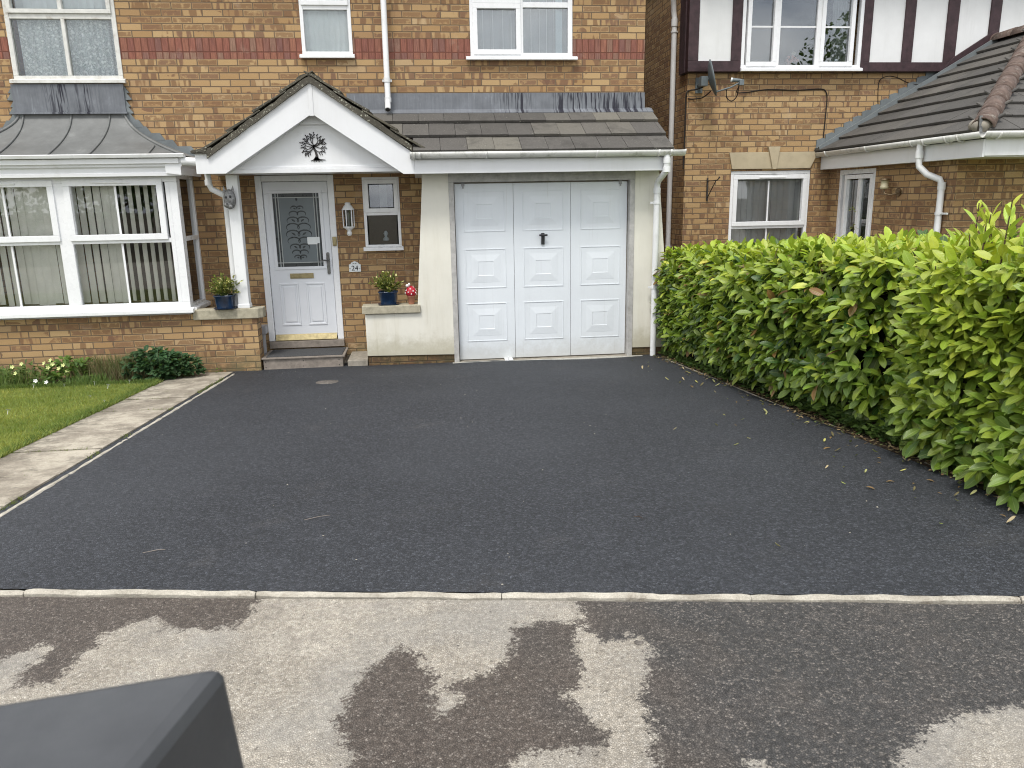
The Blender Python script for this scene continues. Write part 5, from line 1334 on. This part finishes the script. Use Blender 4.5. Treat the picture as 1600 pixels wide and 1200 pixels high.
# ------------------------------------------------------------------ flower bed plants
def clump(name, c, r, h, n, le, wi, cols, label, cat, seed, flowers=None, upright=.4, mat='leafsoft', toothed=True):
    rnd=random.Random(seed); t=thing(name,(c[0],c[1],gz(0,c[1])),label,cat); L=[]; mb=MB(); zb=gz(0,c[1])
    for i in range(n):
        a=rnd.uniform(0,6.28); f=rnd.random()**.6; el_=rnd.random(); 
        p=Vector((c[0]+math.cos(a)*r[0]*f,c[1]+math.sin(a)*r[1]*f,zb+h*(.15+.85*el_*math.sqrt(max(.0,1-f*f*.75)))))
        d=Vector((math.cos(a)*.9,math.sin(a)*.9-.2,upright))+rv(rnd)*.5
        for k in range(3):
            dd=d+rv(rnd)*.6; L.append((p,dd,Vector((0,-.3,1))+rv(rnd)*.3,le*rnd.uniform(.6,1.1),wi*rnd.uniform(.7,1.1),shade(mixc(cols[0],cols[1],rnd.random()),rnd,.2),rnd.uniform(.2,.8),rnd.uniform(.1,.5)))
        if i%6==0: mb.tube([(c[0]+math.cos(a)*r[0]*f*.3,c[1]+math.sin(a)*r[1]*f*.3,zb-.01),tuple(p)],[.004,.002],4)
    leaves('foliage',L,M[mat],t); mb.build('stem',M['stem'],t)
    if flowers:
        for (dx,dy,dz) in flowers[1]:
            F=MB()
            for k in range(5):
                a=k*1.257; F.add([(0,0,0),(.017*math.cos(a-.5),.017*math.sin(a-.5),.006),(.025*math.cos(a),.025*math.sin(a),.008),(.017*math.cos(a+.5),.017*math.sin(a+.5),.006)],[(0,1,2,3)])
            F.build('flower',M[flowers[0]],t,recalc=False,M=Matrix.Translation((c[0]+dx,c[1]+dy,zb+dz))@Matrix.Rotation(R(60),4,'X')@Matrix.Rotation(rnd.uniform(-.5,.5),4,'Y'))
    return t
clump('leafy_shrub',(-3.08,8.82),(.30,.20),.35,230,.105,.052,((.030,.075,.028),(.055,.115,.045)),'dark green broad-leaved plant at the path end of the bed','plant',5)
clump('leafy_shrub',(-2.84,8.88),(.22,.16),.26,130,.095,.046,((.030,.070,.028),(.05,.105,.04)),'lower dark green clump beside the broad-leaved plant against the brick','plant',6)
clump('hellebore',(-3.98,8.82),(.26,.2),.30,120,.09,.04,((.06,.12,.02),(.14,.22,.04)),'bushy green plant with lime-yellow flowers in the bed','plant',7,('petalyellow',[(-.14,-.2,.22),(-.08,-.22,.26),(-.02,-.22,.21),(.02,-.2,.24),(-.10,-.2,.30),(.06,-.22,.17),(-.17,-.2,.27)]))
clump('yellow_flower_plant',(-4.42,8.75),(.22,.2),.26,80,.07,.03,((.07,.12,.03),(.15,.19,.05)),'small plant with pale yellow flowers at the left edge of the bed','plant',8,('petalyellow',[(-.05,-.15,.24),(.05,-.15,.27),(0,-.2,.18)]))
clump('white_flower_plant',(-4.15,8.62),(.14,.10),.12,50,.06,.025,((.05,.10,.02),(.10,.17,.04)),'low plant with small white flowers at the front of the bed','plant',9,('petalwhite',[(-.06,-.12,.09),(.05,-.12,.07)]))
clump('leafy_shrub',(-4.85,8.8),(.25,.2),.22,90,.08,.03,((.05,.11,.02),(.11,.18,.04)),'fresh green leafy plant at the far left of the bed','plant',10)
def spray(name,c,r,h,n,col,label,seed):
    rnd=random.Random(seed); L=[]; t=thing(name,(c[0],c[1],gz(0,c[1])),label,'plant'); zb=gz(0,c[1])
    for i in range(n):
        x=c[0]+rnd.gauss(0,r*.5); y=c[1]+rnd.gauss(0,.07); hh=h*rnd.uniform(.5,1.05); 
        L.append((Vector((x,y,zb)),Vector((rnd.gauss(0,.22)+(x-c[0])*.5,rnd.gauss(0,.2)-.1,1)),Vector((0,-1,.1)),hh,.006,shade(mixc(col[0],col[1],rnd.random()),rnd,.25),rnd.uniform(-.3,.5),0))
    leaves('foliage',L,M['leafsoft'],t,rows=3)
spray('lavender_clump',(-3.52,8.85),.42,.34,800,((.10,.13,.04),(.20,.16,.09)),'wispy olive and reddish grassy clump in the middle of the bed',3)
spray('grassy_clump',(-4.6,8.65),.3,.22,350,((.08,.14,.03),(.15,.2,.05)),'bright green grassy clump at the left end of the bed',4)
spray('grassy_clump',(-3.75,8.60),.25,.14,300,((.07,.13,.03),(.14,.2,.05)),'short green grassy fringe in front of the lime-flowered plant',14)
clump('weed',(2.93,9.02),(.12,.1),.14,30,.05,.02,((.08,.13,.03),(.14,.2,.04)),'small green weed at the foot of the right pillar','weed',31)
clump('weed',(-2.48,9.13),(.05,.03),.07,10,.03,.014,((.08,.13,.03),(.14,.2,.04)),'tiny weed growing at the base of the dwarf wall','weed',32)

# ------------------------------------------------------------------ pots
def planter(x,y,z,label,seed):
    t=thing('plant_pot',(x,y,z),label,'potted plant','blue potted shrubs beside the front door'); rnd=random.Random(seed)
    m=MB(); sc=1.0
    def ring(w,d,zz,n=24):
        P=[]
        for k in range(n):
            a=2*math.pi*k/n; e=.45
            P.append((x+w*math.copysign(abs(math.cos(a))**e,math.cos(a)),y+d*math.copysign(abs(math.sin(a))**e,math.sin(a)),z+zz))
        return P
    lev=[(.088,.075,.012),(.094,.080,.03),(.110,.095,.145),(.118,.102,.150),(.118,.102,.162),(.108,.092,.162),(.105,.09,.140)]
    vs=[];n=24
    for w_,d_,zz in lev: vs+=ring(w_,d_,zz)
    m.add(vs,[(i*n+k,i*n+(k+1)%n,(i+1)*n+(k+1)%n,(i+1)*n+k) for i in range(len(lev)-1) for k in range(n)],True); m.add(vs[:n],[tuple(range(n))])
    m.build('pot',M['bluepot'],t,recalc=True)
    m=MB(); m.add(ring(.106,.09,.142),[tuple(range(24))]); m.build('soil',M['soil'],t,recalc=False)
    m=MB(); vs=ring(.11,.095,.0)+ring(.125,.108,.014)+ring(.115,.10,.012); m.add(vs,[(i*n+k,i*n+(k+1)%n,(i+1)*n+(k+1)%n,(i+1)*n+k) for i in range(2) for k in range(n)]+[tuple(range(n))]+[tuple(range(2*n,3*n))],False); m.build('saucer',M['bluepot'],t)
    L=[]; mb=MB()
    for i in range(50):
        a=rnd.uniform(0,6.28); el_=rnd.uniform(.45,1.4); l=rnd.uniform(.15,.27)
        b=Vector((x+rnd.uniform(-.03,.03),y+rnd.uniform(-.03,.03),z+.14)); d=Vector((math.cos(a)*math.cos(el_),math.sin(a)*math.cos(el_),math.sin(el_))); e=b+d*l
        mb.tube([b,b+d*l*.5+Vector((0,0,.01)),e],[.003,.0025,.0015],5)
        for k in range(13):
            q=b+d*l*(.35+.65*k/12); col=mixc((.07,.10,.015),(.17,.18,.025),rnd.random())
            if rnd.random()<.16: col=(.62,.60,.26)
            L.append((q,d+rv(rnd)*.9,Vector((0,-.4,1))+rv(rnd)*.4,rnd.uniform(.03,.055),rnd.uniform(.013,.022),shade(col,rnd,.2),.3,.3))
    leaves('foliage',L,M['leafsoft'],t,rows=3); mb.build('stem',M['stem'],t)
planter(-2.345,9.20-.0,.75,'blue glazed pot with thin yellow-green shrub on the coping left of the post',3)
planter(-.475,9.285,.728,'blue glazed pot with bushy yellow-green shrub on the coping right of the door',9)
t=thing('toadstool_ornament',(-.205,9.26,.728),'little red white-spotted toadstool in a terracotta pot beside the cream pillar','ornament')
m=MB(); m.lathe([(.032,0),(.036,.01),(.044,.085),(.048,.088),(.048,.10),(.040,.10)],18,(-.205,9.26,.728)); m.build('pot',M['terracotta'],t)
m=MB(); m.lathe([(.028,.09),(.060,.112),(.066,.14),(.06,.175),(.04,.205),(.015,.218),(.001,.22)],20,(-.205,9.26,.728)); m.build('cap',M['redglaze'],t)
m=MB(); rnd=random.Random(6)
for i in range(22):
    a=i*2.4; zz=.118+.095*(i/22); rr=.066 if zz<.16 else .066-.9*(zz-.16)*.9
    m.ball((-.205+rr*math.cos(a),9.26+rr*math.sin(a),.728+zz),.0085,1,1,1,8,6)
m.build('spot',M['whitedot'],t)
m=MB(); m.ball((-.245,9.23,.728+.225),.017,1.2,.6,1,8,6); m.ball((-.222,9.225,.728+.240),.014,1,.6,1.2,8,6); m.tube([(-.235,9.24,.728+.09),(-.235,9.235,.728+.225)],.003,5); m.build('butterfly',M['whitedot'],t)

# ------------------------------------------------------------------ wheelie bin in the near foreground
def wheelie():
    cx,cy=-.205,.625; rz=R(9.5); zt=1.53
    W_=TW(cx,cy,0,rz); b=bpy.data.objects.new('wheelie_bin',None); link(b,None,TW(cx-.24,cy-.28,gz(0,0)-.012,rz)); tag(b,'dark grey plastic bin in the blurred near corner, bottom left','bin')
    top=[(-.50,.588),(-.194,.639),(-.280,.27),(-.50,.21)]
    def scl(P,k,z): 
        cx_=sum(p[0] for p in P)/4; cy_=sum(p[1] for p in P)/4; return [(cx_+(p[0]-cx_)*k,cy_+(p[1]-cy_)*k,z) for p in P]
    m=MB(); m.hexa(scl(top,1.055,zt-.16)+scl(top,1.0,zt)); m.build('lid',M['bin'],b,bev=.013)
    z0=gz(0,0)+.06; m=MB(); m.hexa(scl(top,.78,z0)+scl(top,1.03,zt-.161)); m.build('body',M['bin'],b,bev=.015)
    for x in (-.47,-.06):
        m=MB(); m.tube([(x+.02,-.30,gz(0,0)+.088),(x+.07,-.30,gz(0,0)+.088)],.1,20); m.build('wheel',M['black'],b,M=W_)
    m=MB(); m.tube([(-.46,.24,zt-.05),(-.46,.18,zt-.03),(-.32,.21,zt-.03),(-.32,.28,zt-.05)],.012,10); m.build('handle',M['bin'],b)
wheelie()

# ------------------------------------------------------------------ neighbouring house
NY=10.85; NX=3.65; WX=5.80
nh=thing('neighbour_house',(6.5,NY,0),'neighbouring brick house with dark timber framed upper storey and tiled wing','house')
m=MB(); wall_y(m,NY,NX,13,-.1,5.4,[(4.33,5.515,.90,2.262),(4.36,6.07,3.60,4.75)]) 
mm=MB(); wall_y(mm,NX,NY,19,-.1,5.4,(),back=False); swap_xy(mm); n0=len(m.v); m.v+=mm.v; m.f+=[tuple(n0+i for i in f) for f in mm.f]; m.sm+=mm.sm; m.t+=mm.t
m.box(NX,13,19,19.28,-.1,5.4); m.box(12.72,13,11.2,19,-.1,5.4)
m.build('wall',M['brick2'],nh,recalc=False)
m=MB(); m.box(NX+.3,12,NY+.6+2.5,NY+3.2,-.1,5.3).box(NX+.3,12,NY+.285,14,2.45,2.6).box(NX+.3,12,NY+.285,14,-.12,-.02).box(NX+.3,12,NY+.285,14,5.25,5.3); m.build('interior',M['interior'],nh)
m=MB(); m.add([(3.58,10.3,5.3),(13.4,10.3,5.3),(13.4,15,8),(3.58,15,8),(3.58,19.6,5.3),(13.4,19.6,5.3),(3.58,10.3,5.18),(13.4,10.3,5.18),(13.4,19.6,5.18),(3.58,19.6,5.18)],[(0,1,2,3),(3,2,5,4),(0,6,7,1),(4,5,8,9),(6,9,8,7),(0,3,4,9,6),(1,7,8,5,2)]); m.build('roof',M['tile2'],nh)
# timbered upper storey
m=MB(); wall_y(m,10.775,3.66,13,3.60,5.2,[(4.36,6.07,3.60,4.75)],th=.07); m.build('render_panel',M['tudorpanel'],nh,recalc=False)
m=MB(); YB=10.75
m.box(3.612,4.352,YB-.004,10.86,3.565,3.700).box(6.075,13,YB-.004,10.86,3.565,3.685)
m.box(3.612,3.755,YB,10.86,3.701,5.2).box(4.215,4.352,YB,10.86,3.701,5.2).box(6.075,6.20,YB,10.86,3.686,5.2).box(6.67,6.82,YB,10.86,3.686,5.2).box(7.292,7.458,YB,10.86,3.686,5.2).box(7.925,8.082,YB+.001,10.86,4.04,5.2).box(8.7,8.85,YB,10.86,3.69,5.2).box(9.5,9.65,YB,10.86,3.69,5.2)
m.prism([(7.30,3.60),(7.43,3.742),(7.93,4.05),(8.00,4.10),(8.08,4.05),(8.60,3.72),(8.60,3.56),(8.06,3.93)],YB-.006,10.86,'y')
m.box(3.60,3.66,10.861,11.1,3.565,5.2)
m.build('timber_frame',M['tudor'],nh,bev=.004)
# upper window
W3=TW(0,10.76)
w=win(nh,W3,(4.355,6.075,3.60,4.75),.05,[(4.83,4.895,3.65,4.70),(5.41,5.49,3.65,4.70)],[(4.48,4.80,3.69,4.66),(4.895,5.41,3.65,4.70),(5.52,5.895,3.69,4.66)],(4.345,6.085,3.605,.06,.04),M['upvc_clean'],sashes=[(4.425,4.85,3.635,4.72,.055),(5.47,5.95,3.635,4.72,.055)],glass=M['glassdark'],label='white three-light window in the timbered upper storey')
m=MB(); 
for a,b in ((4.48,4.80),(4.895,5.41),(5.52,5.895)): m.box(a,b,.026,.044,4.128,4.150)
m.build('glazing_bar',M['upvc_clean'],w,M=W3)
m=MB(); vs=[]
for i in range(41):
    x=5.72+.22*i/40; y=.16+.02*math.sin(i*.9); vs+=[(x,y,3.66),(x-.02,y,4.72)]
m.add(vs,[(2*i,2*i+2,2*i+3,2*i+1) for i in range(40)],True); m.build('curtain',M['curtain'],w,M=W3,recalc=False)
orn=thing('window_ornament',(5.14,10.86,3.66),'small pink figurine standing inside the upper window of the timbered storey','ornament')
m=MB(); rnd=random.Random(1)
for i in range(22):
    a=rnd.uniform(0,6.28); r_=.07*rnd.random(); m.ball((5.14+r_*math.cos(a)*1.3,10.87+r_*math.sin(a)*.6,3.735+rnd.uniform(-.045,.04)),.022,1,1,1,8,6)
m.build('dress',M['pink'],orn)
m=MB(); m.ball((5.15,10.87,3.815),.028,1,1,1,12,8); m.build('head',M['cream'],orn)
m=MB(); m.lathe([(.035,-.01),(.03,.03),(.02,.05)],12,(5.14,10.87,3.66)); m.build('stand',M['dish'],orn)
m=MB(); m.ball((5.78,10.88,3.72),.032,1,.3,1,14,8); m.box(5.68,5.72,10.87,10.88,3.69,3.72); o=m.build('sill_disc',M['card']); tag(o,'small pale disc standing behind the right pane of the upper window','ornament')
# lower window
W4=TW(0,10.862)
w=win(nh,W4,(4.335,5.512,.90,2.258),.045,[(4.38,5.467,1.455,1.50)],[(4.40,5.447,.95,1.455),(4.46,5.385,1.56,2.12)],(4.30,5.54,.905,.05,.04),M['upvc_clean'],sashes=[(4.375,5.47,1.495,2.205,.06)],label='white ground floor window under the stone lintel',vents=[(4.75,5.14,2.16)])
m=MB(); m.box(4.905,4.925,.026,.044,.95,1.455).box(4.905,4.925,.026,.044,1.56,2.12); m.build('glazing_bar',M['upvc_clean'],w,M=W4)
blinds(w,W4,4.40,5.45,.93,2.2,.13,M['blindgrey'],.089,.092,5,14,3)
m=MB(); m.prism([(4.285,2.512),(4.875,2.512),(4.92,2.285),(4.335,2.285)],10.825,10.87,'y'); m.prism([(4.99,2.512),(5.60,2.512),(5.49,2.285),(4.975,2.285)],10.825,10.87,'y'); m.build('lintel',M['lintelstone'],nh,bev=.005)
m=MB(); m.prism([(4.84,2.585),(5.015,2.585),(4.975,2.28),(4.92,2.28)],10.80,10.87,'y'); m.prism([(4.84,2.585),(4.855,2.585),(4.928,2.28),(4.918,2.28)],10.795,10.80,'y'); m.build('keystone',M['lintelstone'],nh,bev=.005)
# side soil pipe
m=MB(); m.tube([(3.60,11.35,-.1),(3.60,11.35,4.36),(3.585,11.35,4.45),(3.56,11.30,4.6),(3.5,11.2,4.9)],.038,12)
for z in (4.30,): m.tube([(3.60,11.35,z-.05),(3.60,11.35,z+.05)],.045,12)
dp=m.build('downpipe',M['pipe'],nh,label='long grey-white pipe down the shaded side wall')
m=MB()
for z in (4.18,2.6,1.2): m.box(3.6,3.65,11.34,11.36,z-.012,z+.012).tube([(3.60,11.35,z-.012),(3.60,11.35,z+.012)],.046,12)
m.build('pipe_clip',M['pipe'],dp)
# wing
m=MB(); mm=MB(); wall_y(mm,WX,8.11,NY,-.1,2.36,[(9.68,10.565,.15,2.24)],th=.25,back=False); swap_xy(mm); m.v+=mm.v; m.f+=mm.f; m.sm+=mm.sm; m.t+=mm.t
wall_y(m,8.11,WX,10.6,-.1,2.36,(),back=False); m.box(10.4,10.6,8.11,NY,-.1,2.36)
m.build('wing_wall',M['brick2'],nh,recalc=False,label='single storey brick wing')
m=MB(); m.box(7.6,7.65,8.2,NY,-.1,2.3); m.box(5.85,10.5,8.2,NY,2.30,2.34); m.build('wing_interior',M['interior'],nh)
W5=TW(WX,10.565,0,-math.pi/2)
# faces -x : local x runs toward -y
w=win(nh,W5,(0,.885,.15,2.24),.06,[(.13,.175,.15,2.18),(.475,.545,.19,2.14)],[(.19,.475,.25,2.10),(.545,.79,.25,2.10)],None,M['upvc_clean'],sashes=[(.165,.84,.18,2.17,.055)],name='patio_door',glass=M['glassdark'],depth=.08,label='white glazed side door of the wing')
m=MB(); m.box(.52,.86,.14,.15,.2,2.1); m.build('blind',M['blindgrey'],w,M=W5)
m=MB(); m.tube([(.145,-.02,1.1),(.145,-.06,1.1),(.145,-.06,1.22),(.145,-.02,1.22)],.008,6); m.build('handle',M['card'],w,M=W5)
# eaves of the wing
m=MB(); m.box(5.65,5.675,7.55,10.845,2.262,2.44).box(5.676,10.7,7.55,7.575,2.275,2.45); m.build('fascia',M['fascia'],nh,bev=.003)
m=MB(); m.box(5.676,5.80,7.58,10.845,2.264,2.28).box(5.8,10.7,7.58,8.11,2.264,2.28); m.build('soffit',M['fascia'],nh)
m=MB(); half_gutter(m,(5.595,10.84,2.487),(5.595,7.49,2.498),.054); half_gutter(m,(10.7,7.495,2.500),(5.59,7.495,2.500),.054)
half_gutter(m,(5.595,10.848,2.487),(5.595,10.836,2.487),.060,8,.057)
gt=m.build('gutter',M['gutter'],nh,label='white gutter round the wing roof')
for y in (10.55,9.55,8.62,8.40,8.02,7.82):
    m=MB(); half_gutter(m,(5.595,y+.012,2.492),(5.595,y-.012,2.492),.065,8,.008); m.build('gutter_bracket',M['gutter'],gt)
for x in (5.75,6.6):
    m=MB(); half_gutter(m,(x+.012,7.495,2.497),(x-.012,7.495,2.497),.065,8,.008); m.build('gutter_bracket',M['gutter'],gt)
m=MB(); m.tube([(5.595,8.50,2.45),(5.595,8.50,2.28),(5.60,8.49,2.21),(5.66,8.42,2.12),(5.74,8.30,2.06),(5.755,8.28,2.00),(5.755,8.28,-.05)],.036,14)
m.tube([(5.595,8.50,2.30),(5.595,8.50,2.38)],.043,14); m.tube([(5.755,8.28,1.95),(5.755,8.28,2.03)],.043,14)
dp=m.build('downpipe',M['pipe'],nh,label='white swan-necked downpipe on the wing')
m=MB(); m.box(5.745,5.77,8.14,8.26,1.68,1.70); m.tube([(5.755,8.28,1.675),(5.755,8.28,1.705)],.043,14); m.build('pipe_clip',M['pipe'],dp)
# wing roof: hipped, left slope rises to a ridge at x=8.05
ra=math.atan2(1.44,2.48); m=MB()
tiles(m,(5.57,10.845,2.505),(0,-1,0),(math.cos(ra),0,math.sin(ra)),(-math.sin(ra),0,math.cos(ra)),9,.3186,lambda v:0,lambda v:3.33-max(0,v*math.cos(ra)-.0),.33,.03,31)
tiles(m,(5.57,7.515,2.505),(1,0,0),(0,math.cos(ra),math.sin(ra)),(0,-math.sin(ra),math.cos(ra)),9,.3186,lambda v:v*math.cos(ra),lambda v:5.0-v*math.cos(ra),.33,.03,32)
m.build('wing_roof',M['tile2'],nh,bev=.004)
m=MB(); m.add([(5.6,10.84,2.47),(5.6,7.54,2.47),(10.6,7.54,2.47),(10.6,10.84,2.47),(8.05,10.84,3.90),(8.05,10.0,3.90)],[(0,1,5,4),(1,2,5),(2,3,4,5),(0,4,3),(0,3,2,1)]); m.build('wing_roof_deck',M['tile2'],nh)
def half_tiles(a,b,name,parent,r=.11,n=10,mat='ridge'):
    a=Vector(a); b=Vector(b); L=(b-a).length; d=(b-a).normalized(); s=d.cross(Vector((0,0,1))).normalized(); u_=s.cross(d); m=MB(); k=0; st_=.36; t=0
    while t<L:
        e=min(L,t+st_+.03); vs=[]
        for (q,rr) in ((t,r),(e,r*.92)):
            c=a+d*q
            for R_ in (rr,rr-.018):
                for j in range(n+1):
                    th=math.pi*j/n; vs.append(c+s*math.cos(th)*R_+u_*(math.sin(th)*R_-.02))
        K=n+1
        m.add(vs,[(j,j+1,2*K+j+1,2*K+j) for j in range(n)]+[(K+j+1,K+j,3*K+j,3*K+j+1) for j in range(n)]+[(j+1,j,K+j,K+j+1) for j in range(n)]+[(2*K+j,2*K+j+1,3*K+j+1,3*K+j) for j in range(n)],True); t+=st_
    return m.build(name,M[mat],parent)
half_tiles((5.60,7.53,2.56),(8.05,10.0,3.99),'hip_tile',nh); half_tiles((8.05,10.0,3.98),(8.05,10.84,3.98),'ridge_tile',nh)
half_tiles((10.5,7.55,2.56),(8.05,10.0,3.99),'hip_tile',nh)
m=MB(); m.ball((5.63,7.60,2.57),.11,1,1,.7,12,8); m.build('mortar_plug',M['concrete'],nh)
m=MB(); m.hexa([(5.55,7.50,2.50),(5.585,7.50,2.50),(5.585,7.53,2.50),(5.55,7.53,2.50),(5.55,7.52,2.66),(5.585,7.52,2.66),(5.585,7.535,2.66),(5.55,7.535,2.66)]); m.build('hip_iron',M['steel'],nh)
# stepped lead up the abutment
m=MB(); k=0; x=5.62
while x<8.0:
    z=2.52+(x-5.58)*.5806; zc=.035+.075*math.floor((z-.035)/.075)
    m.prism([(x-.06,z-.02),(x-.06,zc+.16),(x+.02,zc+.185),(x+.125,zc+.17),(x+.15,z+.05)],10.832-(.004 if k%2 else 0),10.848,'y') if z<3.50 else None
    x+=.129; k+=1
m.build('stepped_flashing',M['leadstep'],nh)
m=MB(); ux,uz=math.cos(ra),math.sin(ra)
P=[(5.56,2.50),(8.05,3.945),(8.01,4.005),(5.53,2.57)]
m.prism(P,10.70,10.73,'y'); m.prism([(5.56,2.53),(8.05,3.975),(8.03,4.0),(5.54,2.555)],10.73,10.845,'y'); m.build('abutment_lead',M['leadstep'],nh)

# ---- things on the neighbour's wall
dish=thing('satellite_dish',(3.80,10.72,3.35),'dark grey satellite dish seen edge-on at the corner of the timbered house','satellite dish')
def dishm():
    m=MB(); n=24; rings=7; vs=[]
    ax=Vector((.93,-.28,.22)).normalized(); uu=Vector((0,0,1)); s=ax.cross(uu).normalized(); u3=s.cross(ax)
    c=Vector((3.90,10.55,3.46))
    for off in (0,-.012):
        for i in range(rings+1):
            r=.215*i/rings
            for k in range(n):
                a=2*math.pi*k/n; vs.append(c+ax*(off+r*r*1.15-.05)+s*(math.cos(a)*r*.95)+u3*(math.sin(a)*r*1.1))
    K=(rings+1)*n
    fs=[]
    for o in (0,K):
        for i in range(rings):
            for k in range(n): fs.append((o+i*n+k,o+i*n+(k+1)%n,o+(i+1)*n+(k+1)%n,o+(i+1)*n+k))
    e=rings*n; fs+=[(e+k,e+(k+1)%n,K+e+(k+1)%n,K+e+k) for k in range(n)]
    m.add(vs,fs,True); m.build('reflector',M['dish'],dish)
    m=MB(); m.tube([tuple(c+ax*(-.05)),tuple(c+ax*(-.14)),(3.80,10.84,3.40)],.022,8); m.box(3.74,3.83,10.55,10.66,3.36,3.48); m.box(3.76,3.86,10.835,10.85,3.30,3.5); m.build('mount',M['dish'],dish)
    m=MB(); m.tube([(3.92,10.50,3.27),(4.10,10.42,3.32),(4.20,10.40,3.37)],.010,8); m.build('arm',M['dish'],dish)
    m=MB(); m.tube([(4.12,10.44,3.415),(4.24,10.40,3.40)],[.026,.02],10); m.box(4.20,4.26,10.37,10.43,3.34,3.41); m.build('receiver',M['dish'],dish,bev=.004)
    m=MB(); m.tube([(4.105,10.445,3.418),(4.122,10.44,3.415)],.027,10); m.build('receiver_cap',M['card'],dish)
dishm()
def cable(pts,label,r=.008):
    P=[Vector(p) for p in pts]; out=[]
    for i in range(len(P)-1):
        p0=P[max(i-1,0)];p1=P[i];p2=P[i+1];p3=P[min(i+2,len(P)-1)]
        for k in range(6):
            t=k/6; out.append(.5*((2*p1)+(-p0+p2)*t+(2*p0-5*p1+4*p2-p3)*t*t+(-p0+3*p1-3*p2+p3)*t*t*t))
    out.append(P[-1]); m=MB(); m.tube(out,r,6); o=m.build('cable',M['cable']); tag(o,label,'cable')
cable([(4.22,10.45,3.33),(4.30,10.7,3.29),(4.50,10.835,3.31),(4.80,10.84,3.345),(5.2,10.84,3.335),(5.55,10.84,3.35),(5.64,10.84,3.32),(5.67,10.84,3.22),(5.665,10.84,2.95),(5.655,10.84,2.62)],'black cable looping from the dish receiver across the brick to the wing roof')
cable([(4.05,10.45,3.30),(4.08,10.5,3.20),(4.16,10.52,3.16),(4.22,10.5,3.22),(4.22,10.45,3.34)],'short drooping loop of black cable under the dish receiver',.007)
cable([(3.82,10.70,3.36),(3.76,10.80,3.345),(3.68,10.84,3.335),(3.635,10.84,3.29),(3.63,10.84,3.1),(3.63,10.84,2.6),(3.625,10.84,2.3)],'black cable running down the corner of the timbered house',.009)
cable([(3.90,10.62,3.30),(3.84,10.74,3.235),(3.74,10.84,3.225),(3.66,10.84,3.23)],'lower black cable curving from the dish to the house corner',.008)
cable([(5.655,10.84,2.78),(6.10,10.842,2.9),(6.40,10.842,3.2),(6.43,10.842,3.45),(6.52,10.84,3.50),(6.68,10.84,3.50),(6.86,10.84,3.44),(7.05,10.83,3.40)] if False else [(6.44,10.842,3.12),(6.42,10.842,3.3),(6.43,10.842,3.46),(6.54,10.842,3.515),(6.68,10.842,3.50),(6.86,10.842,3.43),(7.05,10.82,3.395),(7.2,10.80,3.42)],'thin dark wire arching to the stepped lead of the wing roof',.005)
br=thing('hanging_basket_bracket',(4.03,10.83,2.0),'empty dark iron hanging basket bracket on the brick beside the lintel','bracket')
m=MB(); m.box(3.975,3.995,10.825,10.848,1.86,2.17); m.build('back_plate',M['darkiron'],br,bev=.003)
m=MB(); m.tube([(3.985,10.82,2.13),(3.99,10.62,2.13),(4.0,10.50,2.135),(4.02,10.48,2.165)],.008,6); m.tube([(3.985,10.82,1.90),(3.99,10.66,2.03),(4.0,10.56,2.12)],.007,6); m.ball((4.02,10.48,2.17),.014,1,1,1,8,6); m.build('arm',M['darkiron'],br)
wl=thing('wing_lantern',(5.74,9.2,1.9),'old brass wall lamp with cream shade beside the glazed side door','lamp')
m=MB(); m.tube([(5.795,9.13,1.93),(5.775,9.13,1.93)],.05,14); m.build('back_plate',M['agedbrass'],wl)
m=MB(); m.tube([(5.775,9.13,1.92),(5.72,9.18,1.90),(5.68,9.24,1.91),(5.675,9.26,1.96)],.010,8); m.tube([(5.675,9.26,1.90),(5.675,9.26,1.97)],.013,8); m.build('arm',M['agedbrass'],wl)
m=MB(); m.lathe([(.035,0),(.048,.01),(.05,.03),(.044,.04),(.044,.10),(.05,.105)],14,(5.675,9.26,1.97)); m.build('shade',M['cream'],wl)
m=MB(); m.lathe([(.062,.105),(.066,.112),(.05,.13),(.002,.135)],14,(5.675,9.26,1.97)); m.build('cap',M['agedbrass'],wl)

# ---- trees across the street, behind the camera; added so the glass mirrors something, the tallest from a seen reflection
def far_tree(x,y,h,r,seed,label):
    rnd=random.Random(seed); t=thing('broadleaf_tree',(x,y,.5),label,'tree','trees across the street'); L=[]; m=MB()
    m.tube([(x,y,.3),(x+.1,y,h*.35),(x-.1,y+.1,h*.7)],[.22,.16,.05],8)
    for i in range(9):
        a=rnd.uniform(0,6.28); m.tube([(x,y,h*rnd.uniform(.3,.5)),(x+math.cos(a)*r*.7,y+math.sin(a)*r*.7,h*rnd.uniform(.55,.85))],[.07,.02],5)
    m.build('trunk',M['bark'],t)
    cl=[(Vector((x,y,h*.68))+Vector((rv(rnd).x*r*.75,rv(rnd).y*r*.75,rv(rnd).z*h*.26)),r*rnd.uniform(.28,.5)) for _ in range(16)]
    for i in range(2600):
        c,rr=rnd.choice(cl); d=rv(rnd); p=c+d*rr*rnd.uniform(.5,1)
        L.append((p,rv(rnd),rv(rnd),rnd.uniform(.2,.34),rnd.uniform(.12,.2),shade((.05,.085,.02),rnd,.35),.3,.2))
    leaves('crown',L,M['leafsoft'],t,rows=3)
far_tree(-12.5,-14,5.2,4.0,1,'left of three trees across the street, unseen, added to mirror in the windows')
far_tree(21,-17,10.5,3.4,2,'tallest tree across the street, mirrored in the upper windows')
far_tree(-7.2,-16,4.8,3.2,3,'lowest of three trees across the street, unseen, added to mirror in the bay window')
